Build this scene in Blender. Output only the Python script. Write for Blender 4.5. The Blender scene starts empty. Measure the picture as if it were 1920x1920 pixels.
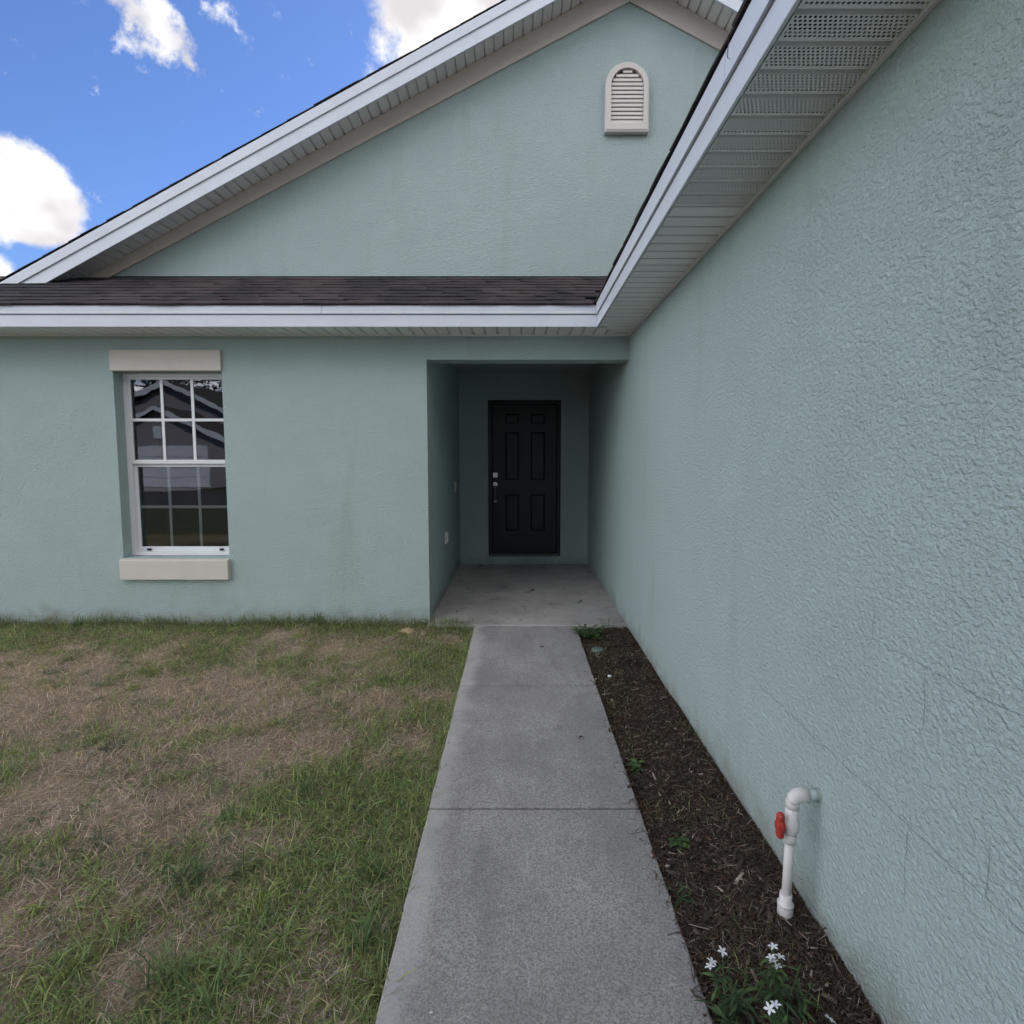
import bpy, math, random
import numpy as np
from mathutils import Vector, Matrix, Euler

random.seed(7)
RNG = np.random.default_rng(11)
SC = bpy.context.scene
COL = SC.collection
R = math.radians

# ------------------------------------------------------------------ camera
F_PX, PITCH = 1040.0, R(4.65)
cam_d = bpy.data.cameras.new('camera')
cam = bpy.data.objects.new('camera', cam_d)
COL.objects.link(cam)
cam.location = (0, 0, 1.5)
cam.rotation_euler = (R(90) - PITCH, 0, 0)
cam_d.sensor_width = 36.0
cam_d.lens = 36.0 * F_PX / 1920.0
cam_d.shift_x = -10.0 / 1920.0
cam_d.shift_y = -18.4 / 1920.0
cam_d.clip_start, cam_d.clip_end = 0.05, 2000
SC.camera = cam

# ------------------------------------------------------------------ sky, sun, exposure
SUN_EL, SUN_AZ = R(37), R(30)          # azimuth measured from +Y towards +X: behind the house
SKY_STRENGTH = 0.15
EXPOSURE = 1.10
SC.view_settings.view_transform = 'Standard'
SC.view_settings.look = 'None'
SC.view_settings.gamma = 1.0
SC.view_settings.use_curve_mapping = False
SC.view_settings.exposure = EXPOSURE
SC.render.engine = 'CYCLES'
SC.cycles.max_bounces, SC.cycles.diffuse_bounces, SC.cycles.glossy_bounces = 5, 2, 3
SC.cycles.transparent_max_bounces, SC.cycles.transmission_bounces = 10, 3


class NT:
    """small node-tree helper"""
    def __init__(self, tree):
        self.t = tree
        tree.nodes.clear()

    def n(self, kind, **kw):
        nd = self.t.nodes.new(kind)
        for k, v in kw.items():
            setattr(nd, k, v)
        return nd

    def set(self, sock, v):
        if isinstance(v, bpy.types.NodeSocket):
            self.t.links.new(v, sock)
        else:
            if sock.type == 'RGBA' and len(v) == 3:
                v = (*v, 1)
            sock.default_value = v

    def math(self, op, a, b=None, c=None, clamp=False):
        nd = self.n('ShaderNodeMath', operation=op, use_clamp=clamp)
        for i, v in enumerate((a, b, c)):
            if v is not None:
                self.set(nd.inputs[i], v)
        return nd.outputs[0]

    def vmath(self, op, a, b=None):
        nd = self.n('ShaderNodeVectorMath', operation=op)
        self.set(nd.inputs[0], a)
        if b is not None:
            self.set(nd.inputs[3 if op == 'SCALE' else 1], b)
        return nd.outputs['Value'] if op in ('DOT_PRODUCT', 'LENGTH', 'DISTANCE') else nd.outputs[0]

    def mix(self, fac, a, b, mode='MIX'):
        nd = self.n('ShaderNodeMix', data_type='RGBA', blend_type=mode)
        self.set(nd.inputs[0], fac)
        self.set(nd.inputs[6], a)
        self.set(nd.inputs[7], b)
        return nd.outputs[2]

    def noise(self, vec, scale, detail=3.0, rough=0.5, dist=0.0):
        nd = self.n('ShaderNodeTexNoise')
        self.set(nd.inputs['Vector'], vec)
        self.set(nd.inputs['Scale'], scale)
        self.set(nd.inputs['Detail'], detail)
        self.set(nd.inputs['Roughness'], rough)
        self.set(nd.inputs['Distortion'], dist)
        return nd.outputs[0]

    def ramp(self, fac, lo, hi, smooth=False):
        nd = self.n('ShaderNodeMapRange', interpolation_type='SMOOTHSTEP' if smooth else 'LINEAR')
        self.set(nd.inputs[0], fac)
        self.set(nd.inputs[1], lo)
        self.set(nd.inputs[2], hi)
        return nd.outputs[0]

    def pos(self):
        return self.n('ShaderNodeNewGeometry').outputs['Position']

    def sep(self, v):
        nd = self.n('ShaderNodeSeparateXYZ')
        self.set(nd.inputs[0], v)
        return nd.outputs

    def comb(self, x, y, z):
        nd = self.n('ShaderNodeCombineXYZ')
        for i, v in enumerate((x, y, z)):
            self.set(nd.inputs[i], v)
        return nd.outputs[0]


def px_ray(u, v):
    x = (u - 970) / F_PX
    y = (857 + F_PX * math.tan(PITCH) - v) / F_PX
    return Vector((x, math.cos(PITCH) + y * math.sin(PITCH), -math.sin(PITCH) + y * math.cos(PITCH))).normalized()


world = bpy.data.worlds.new('World')
SC.world = world
world.use_nodes = True
w = NT(world.node_tree)
sky = w.n('ShaderNodeTexSky', sky_type='NISHITA', sun_disc=False)
sky.sun_elevation, sky.sun_rotation = SUN_EL, SUN_AZ
sky.air_density, sky.dust_density, sky.ozone_density = 1.0, 0.3, 2.2
gen = w.n('ShaderNodeTexCoord').outputs['Generated']
gx, gy, gz = w.sep(gen)[:3]
zz = w.math('ADD', w.math('MAXIMUM', gz, 0.0), 0.16)
flat = w.comb(w.math('DIVIDE', gx, zz), w.math('DIVIDE', gy, zz), 0.0)
billow = w.noise(gen, 8.5, 6.0, 0.62)
cover = w.noise(flat, 0.95, 2.0, 0.5)
wide = w.math('MULTIPLY_ADD', billow, 0.45, cover)
# the clouds that stand in view (direction, angular size, weight): solid cumulus, then thin wisps
def puffs(items):
    bias = None
    for (u, v, r, k) in items:
        d = w.vmath('DISTANCE', gen, tuple(px_ray(u, v)))
        g = w.math('MULTIPLY', w.math('POWER', 2.718, w.math('MULTIPLY', w.math('POWER', w.math('DIVIDE', d, r), 2.0), -1.0)), k)
        bias = g if bias is None else w.math('ADD', bias, g)
    return bias


dens = w.math('MULTIPLY_ADD', billow, 1.55, puffs(((-25, 340, .072, .74), (42, 352, .042, .38), (85, 390, .032, .30), (45, 425, .022, .22),
                                                   (860, -25, .115, .80), (770, -20, .055, .40), (-15, 514, .026, .60))))
wisp = w.math('MULTIPLY_ADD', w.noise(gen, 26.0, 5.0, 0.64), 1.5, puffs(((250, 20, .044, .37), (295, 42, .040, .33), (335, 88, .026, .25), (408, 16, .024, .27), (460, 72, .022, .22))))
# clear sky straight around these clouds, the same broken cloud everywhere else
near_view = w.ramp(w.vmath('DISTANCE', gen, tuple(px_ray(420, 260))), .75, .5, True)
broken = w.ramp(wide, .61, .74, True)
placed = w.ramp(dens, 1.02, 1.30, True)
placed = w.math('MAXIMUM', placed, w.math('MULTIPLY', w.ramp(wisp, .96, 1.34, True), .92))
mask = w.math('MAXIMUM', w.math('MULTIPLY', broken, w.math('SUBTRACT', 1.0, near_view)), placed)
shade = w.ramp(w.noise(gen, 10.0, 3.0, 0.55), .36, .62, True)
# clouds across from the sun are lit from the front, those on its side show their grey undersides
front = w.ramp(w.vmath('DOT_PRODUCT', gen, (math.sin(SUN_AZ) * math.cos(SUN_EL), math.cos(SUN_AZ) * math.cos(SUN_EL), math.sin(SUN_EL))), .25, -.55, True)
cl_lit = w.mix(front, (3.8, 3.72, 3.70), (13.4, 13.7, 14.3))
cl_col = w.mix(shade, w.mix(1.0, cl_lit, (.66, .65, .67), 'MULTIPLY'), cl_lit)
blue = w.mix(1.0, sky.outputs[0], (.325, .395, .555), 'MULTIPLY')
skyc = w.mix(mask, blue, cl_col)
bg = w.n('ShaderNodeBackground')
w.set(bg.inputs[0], skyc)
bg.inputs[1].default_value = SKY_STRENGTH
w.t.links.new(bg.outputs[0], w.n('ShaderNodeOutputWorld').inputs[0])

sun_d = bpy.data.lights.new('sun', 'SUN')
sun_d.energy, sun_d.angle, sun_d.color = 2.0, R(0.53), (1.0, 0.95, 0.88)
sun = bpy.data.objects.new('sun', sun_d)
COL.objects.link(sun)
sun.rotation_euler = (R(90) - SUN_EL, 0, -SUN_AZ + math.pi)
sdir = Vector((math.sin(SUN_AZ) * math.cos(SUN_EL), math.cos(SUN_AZ) * math.cos(SUN_EL), math.sin(SUN_EL)))
sun.rotation_euler = sdir.to_track_quat('Z', 'Y').to_euler()


# ------------------------------------------------------------------ helpers
def lin(r, g, b):
    return tuple((c / 255 / 12.92) if c / 255 <= .04045 else ((c / 255 + .055) / 1.055) ** 2.4 for c in (r, g, b))


def new_mat(name):
    m = bpy.data.materials.new(name)
    m.use_nodes = True
    t = NT(m.node_tree)
    b = t.n('ShaderNodeBsdfPrincipled')
    o = t.n('ShaderNodeOutputMaterial')
    t.t.links.new(b.outputs[0], o.inputs[0])
    return m, t, b, o


def bump(t, b, h, strength, dist):
    nd = t.n('ShaderNodeBump')
    t.set(nd.inputs['Strength'], strength)
    t.set(nd.inputs['Distance'], dist)
    t.set(nd.inputs['Height'], h)
    t.t.links.new(nd.outputs[0], b.inputs['Normal'])


class MB:
    """collects geometry for ONE mesh"""
    def __init__(self):
        self.v, self.f, self.s = [], [], []

    def add(self, vs, fs, smooth=False):
        o = len(self.v)
        self.v += [tuple(p) for p in vs]
        self.f += [tuple(i + o for i in f) for f in fs]
        self.s += [smooth] * len(fs)
        return self

    def box(self, x0, x1, y0, y1, z0, z1):
        vs = [(x, y, z) for z in (z0, z1) for y in (y0, y1) for x in (x0, x1)]
        return self.add(vs, [(0, 2, 3, 1), (4, 5, 7, 6), (0, 1, 5, 4), (2, 6, 7, 3), (0, 4, 6, 2), (1, 3, 7, 5)])

    def prism(self, poly, a0, a1, axis='y'):
        """poly: 2-D outline; extruded along axis"""
        n = len(poly)
        def P(p, a):
            return {'y': (p[0], a, p[1]), 'x': (a, p[0], p[1]), 'z': (p[0], p[1], a)}[axis]
        vs = [P(p, a0) for p in poly] + [P(p, a1) for p in poly]
        fs = [tuple(range(n)), tuple(range(2 * n - 1, n - 1, -1))]
        fs += [(i, n + i, n + (i + 1) % n, (i + 1) % n) for i in range(n)]
        return self.add(vs, fs)

    def tube(self, pts, rad, seg=14, cap=True, smooth=True):
        pts = [Vector(p) for p in pts]
        rr = rad if isinstance(rad, (list, tuple)) else [rad] * len(pts)
        rings, vs, fs = [], [], []
        up = Vector((0, 0, 1))
        for i, p in enumerate(pts):
            a = pts[max(i - 1, 0)]
            c = pts[min(i + 1, len(pts) - 1)]
            d = (c - a).normalized()
            x = d.cross(up if abs(d.dot(up)) < .95 else Vector((0, 1, 0))).normalized()
            y = d.cross(x)
            for k in range(seg):
                an = 2 * math.pi * k / seg
                vs.append(p + (x * math.cos(an) + y * math.sin(an)) * rr[i])
        for i in range(len(pts) - 1):
            for k in range(seg):
                fs.append((i * seg + k, i * seg + (k + 1) % seg, (i + 1) * seg + (k + 1) % seg, (i + 1) * seg + k))
        self.add(vs, fs, smooth)
        if cap:
            o = len(self.v) - len(vs)
            self.f += [tuple(o + k for k in range(seg))[::-1], tuple(o + (len(pts) - 1) * seg + k for k in range(seg))]
            self.s += [False, False]
        return self

    def mesh(self, name, mat=None):
        me = bpy.data.meshes.new(name)
        me.from_pydata(self.v, [], self.f)
        me.polygons.foreach_set('use_smooth', self.s)
        if mat:
            me.materials.append(mat)
        import bmesh
        bm = bmesh.new()
        bm.from_mesh(me)
        bmesh.ops.recalc_face_normals(bm, faces=bm.faces)
        bm.to_mesh(me)
        bm.free()
        return me

    def build(self, name, mat, parent=None, bev=0.0, **kw):
        o = link(name, self.mesh(name, mat), parent, **kw)
        if bev:
            m = o.modifiers.new('bevel', 'BEVEL')
            m.width, m.segments, m.limit_method = bev, 2, 'ANGLE'
        return o


def link(name, data, parent=None, loc=None, rot=None, scale=None, label=None, cat=None, group=None, kind=None):
    o = bpy.data.objects.new(name, data)
    COL.objects.link(o)
    if parent is not None:
        o.parent = parent
    if loc is not None:
        o.location = loc
    if rot is not None:
        o.rotation_euler = rot
    if scale is not None:
        o.scale = scale
    for k, v in (('label', label), ('category', cat), ('group', group), ('kind', kind)):
        if v:
            o[k] = v
    return o


def bulk_mesh(name, verts, quads, tris, col, mat):
    """fast mesh from numpy arrays with a point colour attribute 'Col'"""
    me = bpy.data.meshes.new(name)
    nq, nt = len(quads), len(tris)
    me.vertices.add(len(verts))
    me.vertices.foreach_set('co', verts.astype(np.float32).ravel())
    me.loops.add(nq * 4 + nt * 3)
    me.polygons.add(nq + nt)
    me.loops.foreach_set('vertex_index', np.concatenate([quads.ravel(), tris.ravel()]).astype(np.int32))
    me.polygons.foreach_set('loop_start', np.concatenate([np.arange(nq) * 4, nq * 4 + np.arange(nt) * 3]).astype(np.int32))
    me.update(calc_edges=True)
    if col is not None:
        a = me.color_attributes.new('Col', 'FLOAT_COLOR', 'POINT')
        c4 = np.ones((len(verts), 4), np.float32)
        c4[:, :3] = col
        a.data.foreach_set('color', c4.ravel())
    me.materials.append(mat)
    return me


_H = RNG.random((256, 256))


def vnoise(x, y, s, off=0.0):
    x = np.asarray(x, float) * s + off + 500
    y = np.asarray(y, float) * s + off * 1.7 + 500
    xi, yi = np.floor(x).astype(int), np.floor(y).astype(int)
    fx, fy = x - xi, y - yi
    fx, fy = fx * fx * (3 - 2 * fx), fy * fy * (3 - 2 * fy)
    g = lambda i, j: _H[i & 255, j & 255]
    return (g(xi, yi) * (1 - fx) + g(xi + 1, yi) * fx) * (1 - fy) + (g(xi, yi + 1) * (1 - fx) + g(xi + 1, yi + 1) * fx) * fy


def fbm(x, y, s, off=0.0, o=4):
    t, a, n = 0, 1.0, 0
    for k in range(o):
        t = t + a * vnoise(x, y, s * 2 ** k, off + 13.7 * k)
        n += a
        a *= .5
    return t / n


# ------------------------------------------------------------------ materials
def stucco(name, base, scale=120.0, strength=.8):
    m, t, b, o = new_mat(name)
    p = t.pos()
    z = t.sep(p)[2]
    big = t.noise(p, 1.3, 4, .6)
    c = t.mix(t.ramp(big, .3, .7), tuple(x * .97 for x in base), tuple(min(1, x * 1.03) for x in base))
    mid = t.noise(p, 14, 4, .6)
    c = t.mix(t.math('MULTIPLY', t.ramp(mid, .55, .8), .07), c, tuple(x * .6 for x in base))
    grit = t.noise(t.vmath('ADD', p, (3.7, 1.9, 8.2)), 170, 3, .7)
    c = t.mix(t.ramp(grit, .36, .64), tuple(x * .93 for x in base), c)
    # splash-back dirt above the soil and faint mildew runs
    low = t.ramp(t.math('ADD', z, t.math('MULTIPLY', t.noise(p, 5, 4, .65), .42)), .40, .16, True)
    c = t.mix(t.math('MULTIPLY', low, .5), c, lin(128, 112, 92))
    run = t.noise(t.vmath('MULTIPLY', p, (3.2, 3.2, .5)), 1.0, 4, .6)
    c = t.mix(t.math('MULTIPLY', t.ramp(run, .55, .78), .14), c, lin(108, 120, 92))
    t.set(b.inputs['Base Color'], c)
    b.inputs['Roughness'].default_value = 1.0
    b.inputs['Specular IOR Level'].default_value = .04
    # knock-down texture: flattened blobs with fine grit
    n1 = t.noise(p, scale * .8, 2, .6)
    n3 = t.ramp(t.noise(t.vmath('MULTIPLY', p, (1.0, 1.0, 1.35)), scale * .45, 3, .66), .35, .67, True)
    lay = t.ramp(t.noise(p, 4.0, 3, .6), .30, .66)
    h = t.math('MULTIPLY', t.math('MULTIPLY_ADD', n3, .85, t.math('MULTIPLY', n1, 1.15)), t.math('MULTIPLY_ADD', lay, .28, .86))
    bump(t, b, h, strength, .0075)
    return m


def paint(name, base, rough=.45, grime=.12, spec=.4, gscale=4.0, bmp=0.0):
    m, t, b, o = new_mat(name)
    p = t.pos()
    n = t.noise(p, gscale, 5, .65)
    n2 = t.noise(p, gscale * 14, 3, .6)
    c = t.mix(t.math('MULTIPLY', t.ramp(n, .45, .75), grime), base, tuple(x * .45 for x in base))
    c = t.mix(t.math('MULTIPLY', t.ramp(n2, .62, .72), grime * .7), c, tuple(x * .5 for x in base))
    t.set(b.inputs['Base Color'], c)
    t.set(b.inputs['Roughness'], t.math('MULTIPLY_ADD', n, .2, rough - .1))
    b.inputs['Specular IOR Level'].default_value = spec
    if bmp:
        bump(t, b, n2, bmp, .003)
    return m


WALL = (.475, .585, .565)
M_WALL = stucco('sage_stucco', WALL)
M_TRIM = paint('taupe_trim', lin(212, 204, 194), .7, .12, .25, 6.0, .25)
M_WHITE = paint('white_aluminium', (.70, .735, .80), .38, .16, .5, 3.0)
M_SOFFIT = paint('soffit_vinyl', (.88, .87, .85), .5, .08, .4, 3.0)
M_CREAM = paint('cream_plastic', (.66, .64, .58), .5, .1)
M_VENT = paint('vent_plastic', lin(214, 207, 200), .55, .1, .35)
M_VINYL = paint('window_vinyl', (.80, .80, .82), .4, .05)
M_DARK = paint('cavity_black', (.015, .015, .015), .9, .1)
M_DOOR = paint('door_black', (.009, .010, .013), .45, .2, .4)
M_METAL = paint('satin_nickel', (.62, .61, .6), .3, .1)
M_METAL.node_tree.nodes['Principled BSDF'].inputs['Metallic'].default_value = 1.0
M_BRONZE = paint('dark_bronze', (.10, .095, .09), .5, .2)
M_ROOM = paint('room_paint', (.20, .19, .18), .9, .05)
M_CRACK = paint('crack_grime', (.22, .275, .265), .95, .3)

# perforated soffit: round holes cut through, six staggered rows on every 4 inch strip
M_PERF, t, b, o = new_mat('soffit_perforated')
b.inputs['Base Color'].default_value = (.88, .87, .85, 1)
b.inputs['Roughness'].default_value = .5
oc = t.n('ShaderNodeTexCoord').outputs['Object']
ox, oy, oz = t.sep(oc)[:3]
PIT = .0122
rowf = t.math('FLOOR', t.math('DIVIDE', ox, PIT))
stag = t.math('MULTIPLY', t.math('MODULO', rowf, 2.0), PIT * .5)
hx = t.math('SUBTRACT', t.math('FRACT', t.math('DIVIDE', ox, PIT)), .5)
hy = t.math('SUBTRACT', t.math('FRACT', t.math('DIVIDE', t.math('ADD', oy, stag), PIT)), .5)
rr = t.math('SQRT', t.math('ADD', t.math('MULTIPLY', hx, hx), t.math('MULTIPLY', hy, hy)))
hole = t.math('LESS_THAN', rr, .30)
for (s, lo, hi) in ((ox, .0, PIT * 6.0), (oy, .012, .300)):
    hole = t.math('MULTIPLY', hole, t.math('MULTIPLY', t.math('GREATER_THAN', s, lo), t.math('LESS_THAN', s, hi)))
tr = t.n('ShaderNodeBsdfTransparent')
ms = t.n('ShaderNodeMixShader')
t.set(ms.inputs[0], hole)
t.t.links.new(b.outputs[0], ms.inputs[1])
t.t.links.new(tr.outputs[0], ms.inputs[2])
t.t.links.new(ms.outputs[0], o.inputs[0])

# shingles
M_SHINGLE, t, b, o = new_mat('asphalt_shingle')
p = t.pos()
rnd = t.n('ShaderNodeObjectInfo').outputs['Random']
c = t.mix(rnd, lin(29, 25, 29), lin(58, 49, 50))
c = t.mix(t.ramp(t.noise(p, 260, 2, .7), .35, .7), c, lin(84, 74, 73))
c = t.mix(t.math('MULTIPLY', t.ramp(t.noise(t.vmath('MULTIPLY', p, (1.6, 1.0, 1.0)), 1.1, 4, .6), .42, .6, True), .8), c, lin(30, 27, 32))
t.set(b.inputs['Base Color'], c)
b.inputs['Roughness'].default_value = .92
bump(t, b, t.noise(p, 420, 2, .6), .7, .003)

# glass pane: clear sheet with a fresnel mirror
M_GLASS, t, b, o = new_mat('window_glass')
t.t.nodes.remove(b)
fr = t.n('ShaderNodeFresnel')
fr.inputs[0].default_value = 1.75
gl = t.n('ShaderNodeBsdfGlossy')
gl.inputs['Roughness'].default_value = .0
gl.inputs['Color'].default_value = (.93, .95, 1, 1)
bp = t.n('ShaderNodeBump')
bp.inputs['Strength'].default_value = .13
bp.inputs['Distance'].default_value = .004
t.set(bp.inputs['Height'], t.noise(t.pos(), 3.4, 2, .5))
t.t.links.new(bp.outputs[0], gl.inputs['Normal'])
tr = t.n('ShaderNodeBsdfTransparent')
tr.inputs[0].default_value = (.72, .76, .76, 1)
ms = t.n('ShaderNodeMixShader')
t.set(ms.inputs[0], t.math('MULTIPLY', fr.outputs[0], 1.5, clamp=True))
t.t.links.new(tr.outputs[0], ms.inputs[1])
t.t.links.new(gl.outputs[0], ms.inputs[2])
t.t.links.new(ms.outputs[0], o.inputs[0])


def concrete(name, base, dark, speck=1.0, edge=None, stain=.45):
    m, t, b, o = new_mat(name)
    p = t.pos()
    big = t.noise(p, 1.6, 5, .6)
    c = t.mix(t.ramp(big, .32, .68, True), dark, base)
    c = t.mix(t.math('MULTIPLY', t.ramp(t.noise(p, 135, 4, .8), .46, .56), .9 * speck), c, tuple(x * .42 for x in base))
    c = t.mix(t.math('MULTIPLY', t.ramp(t.noise(p, 210, 2, .6), .60, .72), .55 * speck), c, tuple(min(1, x * 1.55) for x in base))
    c = t.mix(t.math('MULTIPLY', t.ramp(t.noise(p, 48, 3, .7), .50, .66), .35 * speck), c, tuple(x * .5 for x in base))
    trod = t.ramp(t.noise(t.vmath('MULTIPLY', p, (3.4, 1.1, 1.0)), 1.0, 5, .65, .4), .44, .64, True)
    c = t.mix(t.math('MULTIPLY', trod, .36 * speck), c, tuple(x * .52 for x in dark))
    st = t.ramp(t.noise(t.vmath('ADD', p, (7.1, 3.3, 0)), 3.1, 5, .62, .5), .60, .74, True)
    c = t.mix(t.math('MULTIPLY', st, stain), c, tuple(x * .45 for x in dark))
    blot = t.ramp(t.noise(t.vmath('ADD', p, (1.7, 9.3, 0)), 5.5, 4, .7, .8), .57, .66, True)
    c = t.mix(t.math('MULTIPLY', blot, stain * .8), c, tuple(x * .5 for x in dark))
    if edge:
        x = t.sep(p)[0]
        wob = t.math('MULTIPLY', t.math('SUBTRACT', t.noise(p, 4.0, 4, .6), .5), .22)
        l = t.ramp(t.math('ADD', x, wob), edge[0] + .02, edge[0] + .13, True)
        # foot-trodden lighter lime along the trowelled margin
        c = t.mix(t.math('MULTIPLY', t.math('SUBTRACT', 1.0, l), .55), c, tuple(min(1, x_ * 1.25) for x_ in base))
        # chalky hairline down the middle
        xl = t.math('ABSOLUTE', t.math('ADD', t.math('SUBTRACT', x, .03), t.math('MULTIPLY', t.math('SUBTRACT', t.noise(t.vmath('MULTIPLY', p, (0, 6, 0)), 1.0, 4, .6), .5), .09)))
        hl = t.math('MULTIPLY', t.ramp(xl, .004, .001), t.ramp(t.noise(t.vmath('ADD', p, (3, 0, 0)), 5.0, 3, .6), .5, .62))
        c = t.mix(t.math('MULTIPLY', hl, .6), c, (.5, .49, .5))
    t.set(b.inputs['Base Color'], c)
    b.inputs['Roughness'].default_value = .9
    h = t.math('ADD', t.noise(p, 160, 3, .7), t.math('MULTIPLY', t.noise(p, 18, 3, .5), .6))
    bump(t, b, h, .55 * speck, .004)
    return m


M_WALK = concrete('walk_concrete', (.485, .46, .445), (.345, .328, .32), 1.0, (-.375, .515), .36)
M_PORCH = concrete('porch_concrete', (.52, .485, .46), (.36, .34, .325), .35, None, .75)


def attr_mat(name, rough=.85, spec=.2, trans=0.0):
    m, t, b, o = new_mat(name)
    a = t.n('ShaderNodeAttribute', attribute_name='Col')
    t.set(b.inputs['Base Color'], a.outputs[0])
    b.inputs['Roughness'].default_value = rough
    b.inputs['Specular IOR Level'].default_value = spec
    if trans:
        tl = t.n('ShaderNodeBsdfTranslucent')
        t.set(tl.inputs[0], a.outputs[0])
        ms = t.n('ShaderNodeMixShader')
        ms.inputs[0].default_value = trans
        t.t.links.new(b.outputs[0], ms.inputs[1])
        t.t.links.new(tl.outputs[0], ms.inputs[2])
        t.t.links.new(ms.outputs[0], o.inputs[0])
    return m, t, b


M_BLADE, _, _ = attr_mat('grass_blade', .75, .2, .45)
M_CHIP, _, _ = attr_mat('mulch_chip', .9, .1)
M_SOIL, t, b = attr_mat('lawn_soil', .95, .1)
a = [n for n in t.t.nodes if n.type == 'ATTRIBUTE'][0].outputs[0]
p = t.pos()
sn = t.ramp(t.noise(p, 95, 4, .7), .3, .7)
t.set(b.inputs['Base Color'], t.mix(sn, t.mix(1.0, a, (.45, .45, .45), 'MULTIPLY'), t.mix(1.0, a, (1.3, 1.3, 1.3), 'MULTIPLY')))
bump(t, b, t.noise(p, 70, 4, .7), .9, .012)


def flat_mat(name, c1, c2, scale=30, rough=.85, bmp=.3, spec=.2):
    m, t, b, o = new_mat(name)
    p = t.pos()
    n = t.noise(p, scale, 4, .6)
    t.set(b.inputs['Base Color'], t.mix(t.ramp(n, .3, .7), c1, c2))
    b.inputs['Roughness'].default_value = rough
    b.inputs['Specular IOR Level'].default_value = spec
    if bmp:
        bump(t, b, n, bmp, .01)
    return m


M_FARLAWN = flat_mat('far_lawn', (.035, .05, .02), (.07, .072, .035), 1.3)
M_ROAD = flat_mat('road_asphalt', (.045, .045, .048), (.07, .07, .07), 40)
M_LEAF = flat_mat('leaf_green', (.028, .055, .020), (.05, .088, .032), 40, .5, 0, .4)
M_LEAFB = flat_mat('leaf_bright', (.065, .12, .03), (.10, .16, .05), 40, .5, 0, .4)
M_PETAL = flat_mat('white_petal', (.78, .80, .84), (.85, .86, .88), 40, .6, 0)
M_DEAD = flat_mat('dead_leaf', (.03, .024, .018), (.07, .05, .035), 60, .8, 0)
M_TWIG = flat_mat('twig_bark', (.045, .038, .032), (.09, .075, .06), 60, .9, 0)
M_BARK = flat_mat('bark', (.07, .055, .045), (.13, .11, .09), 9, .95, .6)
M_CROWN = flat_mat('crown_leaf', (.020, .040, .012), (.045, .075, .022), 2, .6, 0)
M_SAND = flat_mat('sand', (.42, .29, .17), (.55, .41, .27), 60, .95, .6)
M_PVC = paint('white_pvc', (.76, .73, .71), .42, .16, .45, 12.0)
M_RED = paint('red_plastic', (.42, .045, .03), .45, .12, .4, 14.0)
M_PEB = flat_mat('pebble', (.6, .6, .58), (.75, .74, .7), 60)
M_LID = paint('lid_plastic', (.14, .19, .17), .5, .3, .3, 20)

# ------------------------------------------------------------------ dimensions (metres)
D, XR, ZS = 4.87, .965, 2.545          # front wall, garage wall, soffit height
FY, FX = D - .31, XR - .31             # fascia planes
XL = -5.6                              # left corner of the house
G, GX, GZ = 5.634, 1.063, 5.80         # upper gable wall, apex x, underside of its frieze at the apex
RY = G - .305                          # rake fascia plane
PB = 7.537                             # back of the porch
PX = -.785                             # left side of the porch
ZE = 2.705                             # roof edge height
TOPZ = GZ + .381
RP = .52                               # pitch of the rake and main roof
RSL = math.atan(RP)                        # gable roof top at the apex

# ================================================================== SETTING
mb = MB()
mb.add([(-300, -300, -.035), (300, -300, -.035), (300, 300, -.035), (-300, 300, -.035)], [(0, 1, 2, 3)])
mb.build('ground', M_FARLAWN, kind='structure')
MB().box(-120, 120, -14.5, -8.0, -.2, -.027).build('road', M_ROAD, kind='structure')


def greenness(x, y):
    x, y = np.asarray(x, float), np.asarray(y, float)
    g = (fbm(x, y, 1.7, 3.1, 4) - .5) * 2.2 + (fbm(x, y, 5.5, 23.1, 3) - .5) * 1.7 + .45
    g += 1.15 * np.exp(-((y - 4.85) / .36) ** 2)                       # along the wall
    g += .60 * np.exp(-((x + .42) / .50) ** 2) * (y < 4.4)             # along the walkway
    g += .32 * np.clip((2.1 - y) / .9, 0, 1)                           # foreground
    g -= .26 * np.exp(-((x + 2.9) / 1.5) ** 2 - ((y - 3.35) / .7) ** 2)
    g -= .20 * np.exp(-((x + 1.9) / .6) ** 2 - ((y - 2.1) / .45) ** 2)
    g -= .25 * np.exp(-((x + .85) / .35) ** 2 - ((y - 3.9) / .5) ** 2)
    g += .3 * np.exp(-((x + 1.0) / .35) ** 2 - ((y - 2.2) / .5) ** 2)
    return np.clip(g, .10, 1.0)


def ground_z(x, y):
    z = (fbm(x, y, 2.2, 9.0, 3) - .5) * .05 + (fbm(x, y, 9.0, 2.0, 2) - .5) * .030 - .004
    z = z + .02 * np.clip((np.asarray(y) - 4.3) / .5, 0, 1)
    near = np.clip((np.asarray(x) + .40) / -.25, 0, 1)
    return z * near + (-.012) * (1 - near)


def grid(name, x0, x1, y0, y1, step, zf, cf, mat, **kw):
    nx, ny = int((x1 - x0) / step) + 1, int((y1 - y0) / step) + 1
    X, Y = np.meshgrid(np.linspace(x0, x1, nx), np.linspace(y0, y1, ny))
    V = np.stack([X.ravel(), Y.ravel(), zf(X, Y).ravel()], 1)
    i = (np.arange(ny - 1)[:, None] * nx + np.arange(nx - 1)[None]).ravel()
    Q = np.stack([i, i + 1, i + nx + 1, i + nx], 1)
    me = bulk_mesh(name, V, Q, np.zeros((0, 3), int), cf(V[:, 0], V[:, 1]), mat)
    me.polygons.foreach_set('use_smooth', [True] * len(me.polygons))
    return link(name, me, **kw)


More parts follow.
